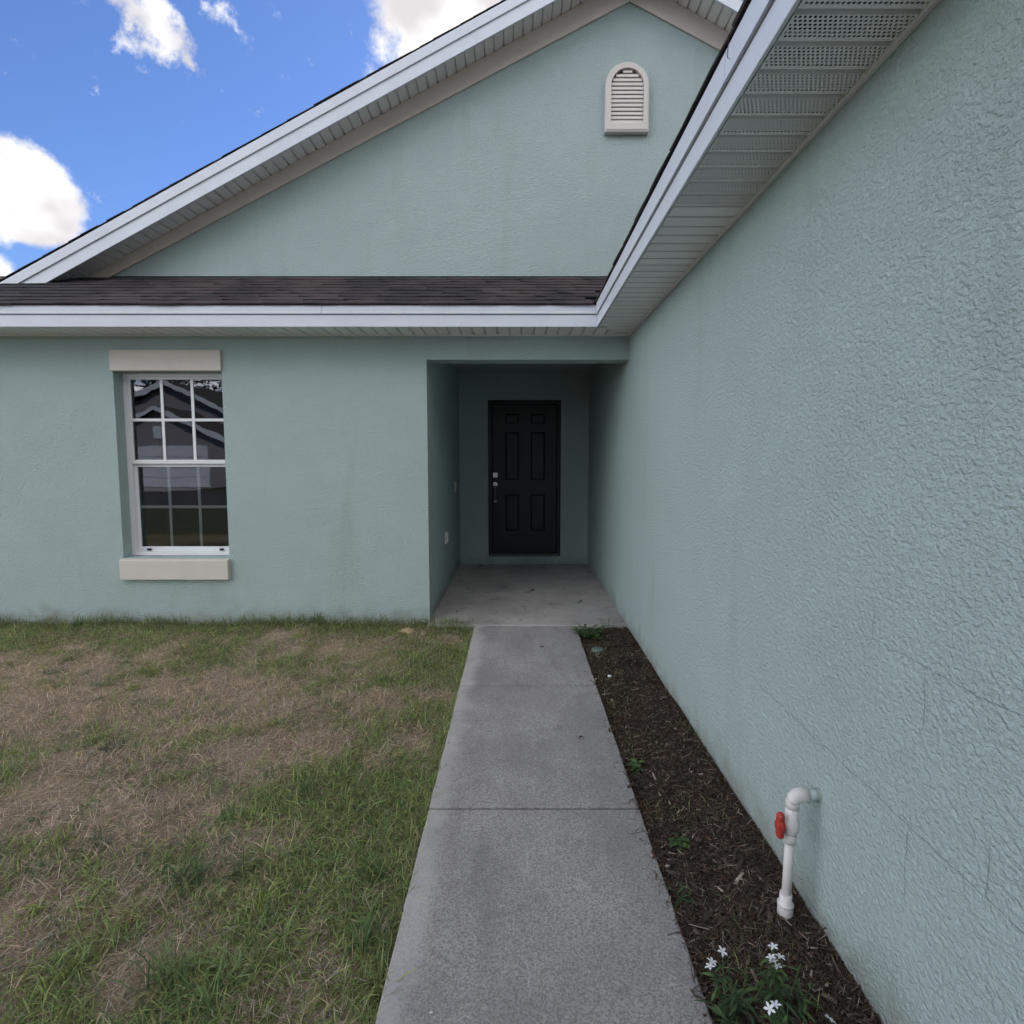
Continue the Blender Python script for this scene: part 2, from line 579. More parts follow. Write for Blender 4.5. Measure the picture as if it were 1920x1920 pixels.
def lawn_col(x, y):
    g = greenness(x, y)[:, None]
    n = fbm(x, y, 5.0, 40., 3)[:, None]
    straw = np.array([.43, .335, .24]) * (.65 + .7 * n)
    sand = np.array([.25, .20, .175])
    straw = straw * (1 - .4 * (n > .6)) + sand * .4 * (n > .6)
    return straw * (1 - g * .75) + np.array([.12, .125, .065]) * g * .75


grid('lawn', -7.5, -.37, -.6, D + .02, .04, ground_z, lawn_col, M_SOIL, kind='structure')


def bed_z(x, y):
    return (fbm(x, y, 3.5, 77., 3) - .5) * .045 - .004 + .012 * np.clip((np.asarray(x) - .55) / .3, 0, 1)


def bed_col(x, y):
    n = fbm(x, y, 6.0, 21., 3)[:, None]
    return np.array([.050, .036, .027]) * (.5 + n)


grid('mulch_bed', .50, XR + .02, -.6, 4.80, .025, bed_z, bed_col, M_SOIL, kind='structure')

# walkway: slabs on a sunken base that shows in the joints
walk = MB().box(-.36, .50, -.85, 4.765, -.1, .002).build('walkway', M_DARK, kind='structure')
for (y0, y1) in ((3.507, 4.768), (2.240, 3.493), (.974, 2.228), (-.292, .962), (-.86, -.304)):
    # slightly ragged long edges
    n = 44
    ys = np.linspace(y0, y1, n)
    lx = -.375 + (fbm(np.full(n, 3.3), ys, 13., 5., 2) - .5) * .005
    rx = .515 + (fbm(np.full(n, 8.3), ys, 13., 15., 2) - .5) * .005
    poly = [(a, c) for a, c in zip(lx, ys)] + [(a, c) for a, c in zip(rx[::-1], ys[::-1])]
    MB().prism(poly, -.09, .02, 'z').build('slab', M_WALK, walk, bev=.006)
MB().box(PX - .01, XR + .01, 4.772, PB + .05, -.12, .03).build('porch_floor', M_PORCH, kind='structure', bev=.008)

# ================================================================== HOUSE
house = link('house', None, label='pale green stucco house with white roof trim and a deep dark entry porch', cat='house')

# --- walls
wx0, wx1, wz0, wz1 = -3.497, -2.557, .607, 2.244      # window opening
m = MB()
m.box(XL, wx0, D, D + .2, -.1, ZS + .02).box(wx1, PX, D, D + .2, -.1, ZS + .02)
m.box(wx0, wx1, D, D + .2, -.1, wz0).box(wx0, wx1, D, D + .2, wz1, ZS + .02)
m.build('front_wall', M_WALL, house)
MB().box(PX, XR, D, D + .2, 2.338, ZS + .02).build('porch_beam', M_WALL, house)
MB().box(PX - .15, PX, D + .2, PB + .2, -.1, 2.70).build('porch_side_wall', M_WALL, house)
dx0, dx1, dz0, dz1 = -.395, .588, .148, 2.262           # door opening
m = MB()
m.box(PX, dx0, PB, PB + .15, -.1, 2.70).box(dx1, XR, PB, PB + .15, -.1, 2.70)
m.box(dx0, dx1, PB, PB + .15, -.1, dz0).box(dx0, dx1, PB, PB + .15, dz1, 2.70)
m.build('porch_back_wall', M_WALL, house)
MB().box(PX, XR, D + .2, PB, 2.62, 2.66).build('porch_ceiling', M_WALL, house)
garage_wall = MB().box(XR, XR + .2, -2.5, PB + .2, -.1, ZS + .02).build('garage_wall', M_WALL, house)
MB().box(XR, XR + .2, D + .2, PB + .2, ZS + .02, 2.72).build('porch_side_wall', M_WALL, house)
MB().box(dx0, dx1, PB + .16, PB + .2, .0, 2.6).build('door_light_block', M_DARK, house)  # unseen black panel added to stop light leaking round the door leaf
MB().box(XR + .2, 7.3, -2.5, -2.3, -.1, ZS + .02).build('garage_end_wall', M_WALL, house)
MB().box(7.1, 7.3, -2.3, 16, -.1, ZS + .02).build('far_side_wall', M_WALL, house)
MB().box(XL, XL + .2, D + .2, 16, -.1, ZS + .02).build('left_side_wall', M_WALL, house)
MB().box(XL + .2, 7.1, 15.8, 16, -.1, ZS + .02).build('rear_wall', M_WALL, house)

# upper gable wall
def zg(x):
    return GZ - .5 * abs(x - GX)
m = MB()
m.prism([(-5.3, 2.9), (7.4, 2.9), (7.4, zg(7.4) + .03), (GX, GZ + .17), (-5.3, zg(-5.3) + .03)], G, G + .15)
m.build('gable_wall', M_WALL, house)
# taupe frieze boards under the rake
for s in (-1, 1):
    xe = GX + s * 6.1
    MB().prism([(GX, GZ), (GX, GZ + .214), (xe, zg(xe) + .092), (xe, zg(xe))], G - .022, G - .001).build('frieze_board', M_TRIM, house, bev=.003)
# dark step flashing where the low roof meets the gable wall
MB().box(-5.2, 1.3, G - .012, G - .002, 3.20, 3.275).build('flashing', M_DARK, house)

# hairline cracks along the block joints of the garage wall
def crack(y0, z0, y1, z1, wid, seed):
    rs = random.Random(seed)
    n = max(6, int(math.hypot(y1 - y0, z1 - z0) / .018))
    L, Rr = [], []
    j = 0
    for i in range(n + 1):
        k = i / n
        j = j * .75 + rs.uniform(-.0035, .0035)
        w_ = wid * rs.uniform(.4, 1.0) * min(1, 6 * k + .15, 6 * (1 - k) + .15)
        dy, dz = (y1 - y0), (z1 - z0)
        l_ = math.hypot(dy, dz)
        ny, nz = -dz / l_, dy / l_
        c_ = (y0 + dy * k + ny * j, z0 + dz * k + nz * j)
        L.append((XR - .0012, c_[0] + ny * w_ / 2, c_[1] + nz * w_ / 2))
        Rr.append((XR - .0012, c_[0] - ny * w_ / 2, c_[1] - nz * w_ / 2))
    vs = L + Rr
    MB().add(vs, [(i, i + 1, n + 2 + i, n + 1 + i) for i in range(n)]).build('crack', M_CRACK, garage_wall)

for i, a in enumerate(((2.28, .600, .82, .594, .0024), (1.47, 1.008, .82, 1.006, .0022), (1.297, .592, 1.30, .40, .0018), (1.07, .715, 1.075, .594, .0018),
                       (1.275, 1.004, 1.277, .85, .0018), (1.472, 1.10, 1.472, 1.010, .0015))):
    crack(*a, i + 3)

# --- soffit strips
def strip_mesh(name, length, mat):
    """4 inch soffit strip: flat face with a raised groove; x = along the run, y = across"""
    prof = [(0, 0), (.0835, 0), (.0865, .014), (.0985, .014), (.1015, 0), (.1015, .018), (0, .018)]
    n = len(prof)
    mb_ = MB()
    mb_.add([(a, 0, c) for a, c in prof] + [(a, length, c) for a, c in prof],
            [tuple(range(n)), tuple(range(n, 2 * n))] + [(i, (i + 1) % n, n + (i + 1) % n, n + i) for i in range(n)])
    return mb_.mesh(name, mat)

W4 = .1018
ST = strip_mesh('soffit_panel', .305, M_SOFFIT)
STP = strip_mesh('soffit_panel_vented', .305, M_PERF)
soff = MB().box(XL - .3, XR, D - .014, D - .001, ZS - .010, ZS + .012).build('soffit', M_SOFFIT, house)   # J-channel on the front wall
k = 0
x = FX - W4 * 60
while x < XR - .02:
    y0 = FY + max(0, x + W4 * .5 - FX)
    link('soffit_panel', ST, soff, (x, y0, ZS), None, (1, (D - .004 - y0) / .305, 1))
    x += W4
soff2 = MB().box(XR - .014, XR - .001, -2.5, D - .02, ZS - .010, ZS + .012).build('soffit', M_SOFFIT, house)
y = FY - W4 * 69
while y < D - .06:
    x0 = FX + max(0, y + W4 * .5 - FY)
    vent = y < 2.42
    # local x runs along world -Y ... keep it simple: rotate so the run is +Y and the width is -X
    o_ = link('soffit_panel', STP if vent else ST, soff2, (XR - .004, y, ZS), (0, 0, R(90)), (1, (XR - .004 - x0) / .305, 1))
    y += W4
# mitre strip in the corner
MB().prism([(FX, FY), (FX + .012, FY), (XR, D - .012), (XR, D), (XR - .012, D), (FX, FY + .012)], ZS - .004, ZS + .008, 'z').build('corner_trim', M_SOFFIT, house)
# black lids added over the soffit cavities keep them dark
MB().box(FX, XR - .001, -2.5, FY, ZS + .13, ZS + .14).build('cavity_lid', M_DARK, house)

# --- fascia boards with the drip edge above
MB().box(XL - .33, FX, FY - .006, FY + .01, 2.60, 2.70).build('shadow_gap_board', M_DARK, house)  # black board behind the trim gap, paints its shadow line
f1 = MB().box(XL - .33, FX, FY - .018, FY - .0065, ZS - .005, 2.636).build('fascia', M_WHITE, house, bev=.003)
for (a, c) in ((XL - .33, -1.562), (-1.558, FX - .014)):
    m = MB().prism([(FY - .024, 2.642), (FY - .030, 2.640), (FY - .030, 2.652), (FY - .026, 2.656), (FY - .026, 2.705), (FY - .007, 2.712), (FY - .007, 2.642)], a, c, 'x')
    m.build('drip_edge', M_WHITE, f1)
MB().box(FX - .006, FX + .01, -2.5, FY - .007, 2.58, 2.71).build('shadow_gap_board', M_DARK, house)  # same black backing for the shadow line along the garage eave
f2 = MB().box(FX - .018, FX - .0065, -2.5, FY - .018, ZS - .005, 2.627).build('fascia', M_WHITE, house, bev=.003)
for (a, c) in ((-2.5, 1.78), (1.784, FY - .036)):
    m = MB().prism([(FX - .024, 2.633), (FX - .030, 2.630), (FX - .030, 2.643), (FX - .026, 2.647), (FX - .026, 2.722), (FX - .007, 2.728), (FX - .007, 2.633)], a, c, 'y')
    m.build('drip_edge', M_WHITE, f2)
# rake fascia: lower board, upper drip board
for s in (-1, 1):
    xe = GX + s * 6.9
    za = GZ + .151
    fr_ = MB().prism([(GX, za), (GX, za + .125), (xe, za + .125 - RP * 6.9), (xe, za - RP * 6.9)], RY - .018, RY).build('fascia', M_WHITE, house, bev=.003)
    MB().prism([(GX, za + .121), (GX, za + .215), (xe, za + .215 - RP * 6.9), (xe, za + .121 - RP * 6.9)], RY - .032, RY - .021).build('drip_edge', M_WHITE, fr_, bev=.002)

# rake soffits: strips step along the slope
SLOPE = math.atan(.5)
for s in (-1, 1):
    zc = GZ + .215
    rs_ = MB().prism([(GX, zc + .018), (GX, zc + .03), (GX + s * 6.6, zc + .03 - RP * 6.6), (GX + s * 6.6, zc + .018 - RP * 6.6)], RY, G).build('soffit', M_DARK, house)
    for i in range(66 if s < 0 else 26):
        d_ = i * W4 + .01
        # local +x points down the slope
        xw, zw = GX + s * math.cos(RSL) * d_, zc - math.sin(RSL) * d_
        if s > 0:
            link('soffit_panel', ST, rs_, (xw, RY, zw), (0, RSL, 0))
        else:
            xw, zw = GX - math.cos(RSL) * (d_ + W4), zc - math.sin(RSL) * (d_ + W4)
            link('soffit_panel', ST, rs_, (xw, RY, zw), (0, -RSL, 0))

# --- roofs
# low skirt roof in front of the gable wall
def zskirt(y):
    return 2.713 + .5 * (y - (FY - .02))
roof1 = MB().prism([(FY - .015, 2.705), (G + .1, zskirt(G + .1) - .012), (G + .1, zskirt(G + .1) - .05), (FY - .015, 2.665)], XL - .3, 1.6, 'x').build('roof', M_SHINGLE, house)
SH = []
for q in range(4):
    rs = random.Random(q)
    mm = MB()
    a0 = rs.uniform(-.004, .004)
    wv = .326
    # tapered shingle tab, butt end thick; x = width, y = up the slope
    z0 = [.011 + rs.uniform(-.002, .006) for _ in range(3)]
    xs = [0, wv / 2, wv]
    vs = []
    for i in range(3):
        e = rs.uniform(-.008, .008)
        vs += [(xs[i], e, 0), (xs[i], e, z0[i]), (xs[i], .19, .0045), (xs[i], .19, -.002)]
    fs = []
    for i in range(2):
        b_ = i * 4
        fs += [(b_, b_ + 4, b_ + 5, b_ + 1), (b_ + 1, b_ + 5, b_ + 6, b_ + 2), (b_ + 2, b_ + 6, b_ + 7, b_ + 3), (b_ + 3, b_ + 7, b_ + 4, b_)]
    fs += [(0, 1, 2, 3), (8, 11, 10, 9)]
    SH.append(mm.add(vs, fs).mesh('shingle', M_SHINGLE))
rs = random.Random(5)
for c_ in range(9):
    d_ = c_ * .1365 - .012
    y_ = FY - .03 + math.cos(SLOPE) * d_
    z_ = zskirt(y_) + .003
    x = XL - .25 + rs.uniform(0, .3)
    while x < 1.30 - .5 * c_ * .0:
        if x + .33 < FX - .02 + max(0, (y_ - FY) * .9):
            link('shingle', SH[rs.randrange(4)], roof1, (x, y_, z_ + rs.uniform(0, .002)), (SLOPE, 0, rs.uniform(-.006, .006)))
        x += .3300

# garage roof rising to the right
GRX = XR + 3.17
zr = 2.732
ridge_z = zr + .5 * (GRX - (FX - .02))
roof2 = MB().prism([(FX - .016, zr), (GRX, ridge_z), (2 * GRX - FX, zr), (2 * GRX - FX, zr - .04), (GRX, ridge_z - .05), (FX - .016, zr - .030)], -2.9, 7.5).build('roof', M_SHINGLE, house)
y = -2.6
while y < FY + .4:
    link('shingle', SH[rs.randrange(4)], roof2, (FX - .035 + rs.uniform(-.004, .003), y + .33, zr - .002 + rs.uniform(0, .003)), Euler((SLOPE, 0, R(-90)), 'XYZ'), (1, 1, .55))
    y += .331
MB().prism([(XR + .2, ZS), (7.3, ZS), (GRX, ridge_z - .08)], -2.5, -2.3).build('garage_gable', M_WALL, house)

# main gable roof, ridge running back
m = MB()
for s in (-1, 1):
    xe = GX + s * 7.02
    m.prism([(GX, TOPZ - .01), (xe, TOPZ - .01 - RP * 7.02), (xe, TOPZ - .06 - RP * 7.02), (GX, TOPZ - .05)], RY - .02, 16.4)
roof3 = m.build('roof', M_SHINGLE, house)
for s in (-1, 1):
    for i in range(53 if s < 0 else 22):
        d_ = i * .1365 + rs.uniform(-.004, .004)
        xw = GX + s * math.cos(RSL) * (d_ + .14)
        zw = TOPZ + .001 - math.sin(RSL) * (d_ + .14)
        # butt end points down the slope; the tab's side shows over the rake edge
        o_ = link('shingle', SH[rs.randrange(4)], roof3)
        up = Vector((-s * math.cos(RSL), 0, math.sin(RSL)))
        xa = Vector((0, 1, 0)) if s < 0 else Vector((0, -1, 0))
        # local x -> +/-Y, local y -> up the slope, local z -> outward
        za_ = xa.cross(up)
        if za_.z < 0:
            xa = -xa
            za_ = xa.cross(up)
        base = Vector((xw, (RY - .031 + rs.uniform(-.005, .003)) if xa.y > 0 else RY - .031 + .326 + rs.uniform(-.006, .006), zw + rs.uniform(0, .004)))
        M_ = Matrix((xa, up, za_)).transposed().to_4x4()
        M_.translation = base
        M_ = M_ @ Matrix.Diagonal((1, 1, .55, 1))
        o_.matrix_local = M_

# --- window
win = link('window', None, house, (0, 0, 0), label='white single-hung window with twelve panes beside the lawn')
WY = D + .112
MB().box(wx0 - .012, wx1 + .006, D - .022, D + .03, wz1 - .003, 2.418).build('lintel', M_TRIM, win, bev=.006)
MB().prism([(D - .045, .418), (D - .045, .591), (D - .038, .599), (D + .19, .611), (D + .19, .418)], wx0 - .012, wx1 + .006, 'x').build('sill', M_TRIM, win, bev=.006)
m = MB()
fw = .040
m.box(wx0, wx0 + fw, WY, WY + .07, wz0 + .003, wz1 - .003).box(wx1 - fw, wx1, WY, WY + .07, wz0 + .003, wz1 - .003)
m.box(wx0 + fw, wx1 - fw, WY, WY + .07, wz1 - .037, wz1 - .003).box(wx0 + fw, wx1 - fw, WY, WY + .07, wz0 + .003, wz0 + .035)
m.build('window_frame', M_VINYL, win, bev=.003)
zm = 1.452
X0, X1 = wx0 + fw, wx1 - fw
for (nm, a, c, yy, rail) in (('upper', zm - .012, wz1 - .037, WY + .006, .022), ('lower', wz0 + .035, zm - .014, WY + .034, .026)):
    m = MB()
    m.box(X0, X0 + rail, yy, yy + .026, a, c).box(X1 - rail, X1, yy, yy + .026, a, c)
    m.box(X0 + rail, X1 - rail, yy, yy + .026, a, a + (.036 if nm == 'upper' else .044)).box(X0 + rail, X1 - rail, yy, yy + .026, c - rail, c)
    m.build('sash', M_VINYL, win, bev=.002)
    ga, gc = a + (.036 if nm == 'upper' else .044), c - rail
    gx0, gx1 = X0 + rail, X1 - rail
    mw = .0125
    mo = .0045 if nm == 'upper' else .0158
    for i in (1, 2):
        xx = gx0 + (gx1 - gx0) * i / 3
        MB().box(xx - mw, xx + mw, yy + mo + .0007, yy + mo + .006, ga, gc).build('muntin', M_VINYL, win)
    zc = (ga + gc) / 2
    MB().box(gx0, gx1, yy + mo, yy + mo + .0055, zc - mw, zc + mw).build('muntin', M_VINYL, win)
    for i in range(3):
        for j in range(2):
            xa, xb = gx0 + (gx1 - gx0) * i / 3, gx0 + (gx1 - gx0) * (i + 1) / 3
            z0_, z1_ = ((ga, zc), (zc, gc))[j]
            MB().add([(xa, yy + .012, z0_), (xb, yy + .012, z0_), (xb, yy + .012, z1_), (xa, yy + .012, z1_)], [(0, 1, 2, 3)]).build('pane', M_GLASS, win)
for xx in (X0 + .10, X1 - .10):
    MB().box(xx - .016, xx + .016, WY + .018, WY + .034, wz0 + .045, wz0 + .062).build('sash_latch', M_DARK, win)

# room behind the window
m = MB()
m.box(XL + .2, PX - .15, D + .2, 8.4, .02, .06).box(XL + .2, PX - .15, D + .2, 8.4, 2.50, 2.54).box(XL + .2, PX - .15, 8.4, 8.45, .02, 2.54)
m.build('room', M_ROOM, house)

# --- door
door = link('door', None, house, label='black six-panel front door deep in the porch')
DY = PB + .055
m = MB()
m.box(dx0, dx0 + .052, PB - .012, PB + .12, dz0, dz1).box(dx1 - .052, dx1, PB - .012, PB + .12, dz0, dz1).box(dx0 + .052, dx1 - .052, PB - .012, PB + .12, dz1 - .052, dz1)
m.build('door_frame', M_DOOR, door, bev=.004)
lx0, lx1, lz0, lz1 = dx0 + .055, dx1 - .055, dz0 + .035, dz1 - .055
cols = ((-.185, .045), (.160, .400))
rows = ((.465, 1.010), (1.165, 1.860), (1.930, 2.105))
m = MB()
xsn = [lx0] + [v for c in cols for v in c] + [lx1]
zsn = [lz0] + [v for r in rows for v in r] + [lz1]
for i in range(5):
    for j in range(7):
        rec = (i in (1, 3)) and (j in (1, 3, 5))
        m.box(xsn[i], xsn[i + 1], DY + (.012 if rec else 0), DY + .04, zsn[j], zsn[j + 1])
m.build('door_leaf', M_DOOR, door)
for c in cols:
    for r in rows:
        a, b_, z0_, z1_ = c[0] + .022, c[1] - .022, r[0] + .022, r[1] - .022
        i_ = .022
        MB().add([(a, DY + .0115, z0_), (b_, DY + .0115, z0_), (b_, DY + .0115, z1_), (a, DY + .0115, z1_),
                  (a + i_, DY + .002, z0_ + i_), (b_ - i_, DY + .002, z0_ + i_), (b_ - i_, DY + .002, z1_ - i_), (a + i_, DY + .002, z1_ - i_)],
                 [(0, 1, 5, 4), (1, 2, 6, 5), (2, 3, 7, 6), (3, 0, 4, 7), (4, 5, 6, 7), (3, 2, 1, 0)]).build('door_panel', M_DOOR, door)
MB().box(dx0 + .02, dx1 - .02, PB - .03, PB + .10, dz0 - .002, dz0 + .030).build('threshold', M_BRONZE, door, bev=.006)
hx_ = -.302
MB().prism([(hx_ - .032, 1.222), (hx_ + .032, 1.222), (hx_ + .032, 1.288), (hx_ - .032, 1.288)], DY - .016, DY - .001).tube([(hx_, DY - .016, 1.255), (hx_, DY - .028, 1.255)], .016).build('deadbolt', M_METAL, door, bev=.004)
m = MB()
m.tube([(hx_, DY - .001, 1.13), (hx_, DY - .014, 1.13)], .029)
m.tube([(hx_, DY - .012, 1.10), (hx_, DY - .045, 1.085), (hx_, DY - .058, 1.03), (hx_, DY - .05, .97), (hx_, DY - .03, .92), (hx_, DY - .004, .90)], [.011, .010, .009, .009, .010, .014])
m.tube([(hx_, DY - .001, .90), (hx_, DY - .010, .90)], .018)
m.tube([(hx_, DY - .014, 1.135), (hx_, DY - .05, 1.128)], [.010, .014])
m.build('door_handle', M_METAL, door)

# --- gable vent
vx0, vx1, vz0, vzc = .838, 1.256, 4.600, 5.020
vc, vr = (vx0 + vx1) / 2, (vx1 - vx0) / 2
def arch(rad, zb, n=20):
    return [(vc + rad * math.cos(math.pi * i / n), vzc + rad * math.sin(math.pi * i / n)) for i in range(n + 1)] + [(vc - rad, zb), (vc + rad, zb)]
vent = link('gable_vent', None, house, label='taupe arched louvred vent high on the gable wall')
outer, inner = arch(vr, vz0), arch(vr - .055, vz0 + .075)
n = len(outer)
m = MB()
vs = []
for (pl, yy) in ((outer, G - .002), (outer, G - .060), ([(vc + (p_[0] - vc) * .93, vzc + (p_[1] - vzc) * .95) for p_ in outer], G - .072), (inner, G - .072), (inner, G - .012)):
    vs += [(p_[0], yy, p_[1]) for p_ in pl]
fs = []
for q in range(4):
    fs += [(q * n + i, q * n + (i + 1) % n, (q + 1) * n + (i + 1) % n, (q + 1) * n + i) for i in range(n)]
m.add(vs, fs)
m.build('vent_frame', M_VENT, vent)
MB().prism(arch(vr - .056, vz0 + .076), G - .010, G - .004).build('vent_backing', M_DARK, vent)
ns = 13
zb, zt = vz0 + .077, vzc + vr - .058
for i in range(ns):
    za, zb_ = zb + (zt - zb) * i / ns, zb + (zt - zb) * (i + 1) / ns
    ztest = max(za, zb_ - .006)
    hw = vr - .057
    if ztest > vzc:
        hw = math.sqrt(max(.0004, hw * hw - (ztest - vzc) ** 2))
    # sloping louvre blade, dark gap left above it
    MB().prism([(G - .054, za + .001), (G - .058, za + .006), (G - .047, zb_ - .001), (G - .040, zb_ - .005)], vc - hw, vc + hw, 'x').build('slat', M_VENT, vent)

# --- small fittings in the porch
MB().box(PX, PX + .022, 6.90, 6.955, 1.07, 1.185).build('doorbell', M_CREAM, house, bev=.004)
m = MB().box(PX, PX + .020, 5.955, 6.045, .555, .69).box(PX + .020, PX + .034, 5.97, 6.03, .57, .675)
m.build('outlet_cover', M_CREAM, house, bev=.004)

# ================================================================== OBJECTS
# --- white PVC riser with red valve handle
px_, py_ = .876, 1.700
pvc = link('pipe_riser', None, loc=(px_, py_, 0), scale=(.88, .88, 1), label='white plastic water pipe with a red valve handle standing against the garage wall', cat='pipe')
tx = .012   # slight lean towards the wall
MB().tube([(0, 0, -.03), (0, 0, .040), (0, 0, .045)], [.0275, .0275, .0265], 20).tube([(0, 0, .043), (0, 0, .050), (0, 0, .052), (0, 0, .082)], [.0285, .0285, .022, .0215], 20).build('coupling', M_PVC, pvc)
MB().tube([(0, 0, .02), (tx * .6, 0, .30)], .0167, 18).build('pipe', M_PVC, pvc)
MB().tube([(tx * .5, 0, .258), (tx * .55, 0, .288), (tx * .6, 0, .290)], [.0225, .0225, .021], 20)\
    .tube([(tx * .6, 0, .290), (tx * .6, 0, .298), (tx * .65, 0, .305), (tx * .7, 0, .322), (tx * .7, 0, .335), (tx * .75, 0, .342), (tx * .8, 0, .380)],
          [.0225, .0235, .028, .0285, .028, .0235, .0235], 22).tube([(tx * .65, 0, .322), (tx * .65 - .034, -.012, .324)], [.017, .014], 16).build('ball_valve', M_PVC, pvc)
hc = Vector((tx * .65 - .047, -.0165, .325))
ax_ = Vector((-.94, -.33, 0)).normalized()
sx_ = Vector((0, 0, 1)).cross(ax_).normalized()
half = [(.0, .042), (.008, .0415), (.0125, .037), (.0135, .028), (.0125, .020), (.016, .013), (.0195, .006)]
half = half + [(a_, -b_) for a_, b_ in half[::-1]]
prof = half[:-1] + [(-a_, b_) for a_, b_ in half[::-1]][:-1]
assert len(prof) == 26
m = MB()
vs = []
for (off, sc_) in ((-.010, .82), (-.007, 1.0), (.006, 1.0), (.011, .8)):
    vs += [hc + ax_ * off + sx_ * (p_[0] * sc_) + Vector((0, 0, 1)) * (p_[1] * sc_) for p_ in prof]
fs = [(q * 26 + i, q * 26 + (i + 1) % 26, (q + 1) * 26 + (i + 1) % 26, (q + 1) * 26 + i) for q in range(3) for i in range(26)]
fs += [tuple(range(26)), tuple(range(78, 104))]
m.add(vs, fs)
m.tube([hc + ax_ * -.014, hc + ax_ * .017], [.012, .0105], 14)
m.build('valve_handle', M_RED, pvc)
pts, rad = [], []
ex, ez = tx * .85, .418
for i in range(9):
    an = math.pi / 2 * i / 8
    pts.append((ex + .026 * (1 - math.cos(an)), 0, ez - .026 + .026 * math.sin(an)))
MB().tube([(tx * .8, 0, .376)] + pts + [(ex + .052, -.002, ez)], .0238, 20).build('elbow', M_PVC, pvc)
MB().tube([(ex + .045, -.001, ez), (XR - px_ + .02, -.006, ez + .003)], .0168, 18).build('stub_pipe', paint('painted_pipe', (.50, .60, .58), .6, .2), pvc)

MB().tube([(XR - px_ + .012, -.006, ez + .003), ((XR - px_) / .88 - .006, -.006, ez + .003), ((XR - px_) / .88 + .004, -.006, ez + .003)], [.0168, .023, .027], 18).build('sealant', paint('old_caulk', (.30, .36, .33), .8, .35, .2, 30), pvc)

# --- blades (grass)
def blades(x, y, z, length, width, lean, col, seed, curl=.5, tip=.25):
    """vectorised bent blades: two segments each"""
    r = np.random.default_rng(seed)
    n = len(x)
    az = r.random(n) * 2 * np.pi
    dx, dy = np.cos(az), np.sin(az)
    sx, sy = -dy, dx
    tw = r.normal(0, .5, n)
    sx, sy = sx * np.cos(tw), sy * np.cos(tw)
    sz = np.sin(tw)
    def at(k):
        th = lean * (1 + curl * k)
        h = length * k
        return x + dx * h * np.sin(th), y + dy * h * np.sin(th), z + h * np.cos(th)
    V = np.zeros((n, 5, 3))
    for i, (k, wv) in enumerate(((0, .8), (.55, 1.0))):
        a = at(k)
        for j, s in enumerate((-1, 1)):
            V[:, i * 2 + j, 0] = a[0] + s * sx * width * wv / 2
            V[:, i * 2 + j, 1] = a[1] + s * sy * width * wv / 2
            V[:, i * 2 + j, 2] = a[2] + s * sz * width * wv / 2
    V[:, 4] = np.stack(at(1.0), 1)
    V[:, :, 2] = np.maximum(V[:, :, 2], (z + .001)[:, None])
    C = np.repeat(col[:, None, :], 5, 1)
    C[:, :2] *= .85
    C[:, 4] = C[:, 4] * (1 - tip) + np.array([.45, .38, .24]) * tip
    o = np.arange(n)[:, None] * 5
    return V.reshape(-1, 3), o + np.array([0, 1, 3, 2]), o + np.array([2, 3, 4]), C.reshape(-1, 3)


def join(parts):
    V, Q, T, C, o = [], [], [], [], 0
    for v, q, t_, c in parts:
        V.append(v); Q.append(q + o); T.append(t_ + o); C.append(c)
        o += len(v)
    return np.concatenate(V), np.concatenate(Q), np.concatenate(T), np.concatenate(C)


def green_col(r, n, dry):
    a = np.array([.325, .410, .125])
    b_ = np.array([.225, .355, .155])
    c = np.array([.56, .56, .23])
    k = r.random((n, 1)); k2 = r.random((n, 1))
    col = a * (1 - k) + b_ * k
    col = col * (1 - .5 * k2 ** 2) + c * .5 * k2 ** 2
    col *= (.45 + 1.1 * r.random((n, 1)))
    d = (r.random((n, 1)) < dry)
    return np.where(d, np.array([.38, .32, .19]) * (.6 + .7 * r.random((n, 1))), col)


def straw_col(r, n):
    k = r.random((n, 1))
    c = np.array([.90, .74, .53]) * k + np.array([.52, .40, .285]) * (1 - k)
    gry = r.random((n, 1)) < .3
    c = np.where(gry, np.array([.56, .50, .44]), c)
    return c * (.40 + 1.0 * r.random((n, 1)))


r = np.random.default_rng(101)
# sample more blades where the camera is close
N = 760000
X = r.uniform(-7.4, -.36, N)
Y = r.uniform(-.5, D, N)
dist2 = X ** 2 + Y ** 2 + 2.0
vis = (np.abs(X) < np.maximum(Y, .0) * 1.02 + .35) & (Y > .75)
keep = r.random(N) < np.where(vis, np.clip(11.0 / dist2, .42, 1.0), .06)
X, Y = X[keep], Y[keep]
g = greenness(X, Y)
fine = fbm(X, Y, 11.0, 60., 3)
# thinner cover on the bare patches
bare = fbm(X, Y, 2.6, 90., 3)
keep = r.random(len(X)) > np.clip((bare - .50) * 3.0, 0, .75) * (1 - g)
X, Y, g, fine = X[keep], Y[keep], g[keep], fine[keep]
isg = r.random(len(X)) < np.clip(g * (-.15 + 2.3 * fine), .03, .93)
Zg = ground_z(X, Y)
parts = []
i = isg
n = i.sum()
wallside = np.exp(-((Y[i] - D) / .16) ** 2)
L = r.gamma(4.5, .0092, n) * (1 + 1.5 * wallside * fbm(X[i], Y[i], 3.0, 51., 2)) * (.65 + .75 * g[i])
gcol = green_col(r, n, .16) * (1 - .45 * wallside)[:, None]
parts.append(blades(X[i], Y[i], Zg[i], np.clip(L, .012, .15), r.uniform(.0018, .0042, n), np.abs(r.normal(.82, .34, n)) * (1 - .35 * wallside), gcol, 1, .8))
i = ~isg
n = i.sum()
parts.append(blades(X[i], Y[i], Zg[i] + .002, r.uniform(.02, .075, n), r.uniform(.0012, .0028, n), np.clip(r.normal(1.14, .34, n), .3, 1.55), straw_col(r, n), 2, .15, .1))
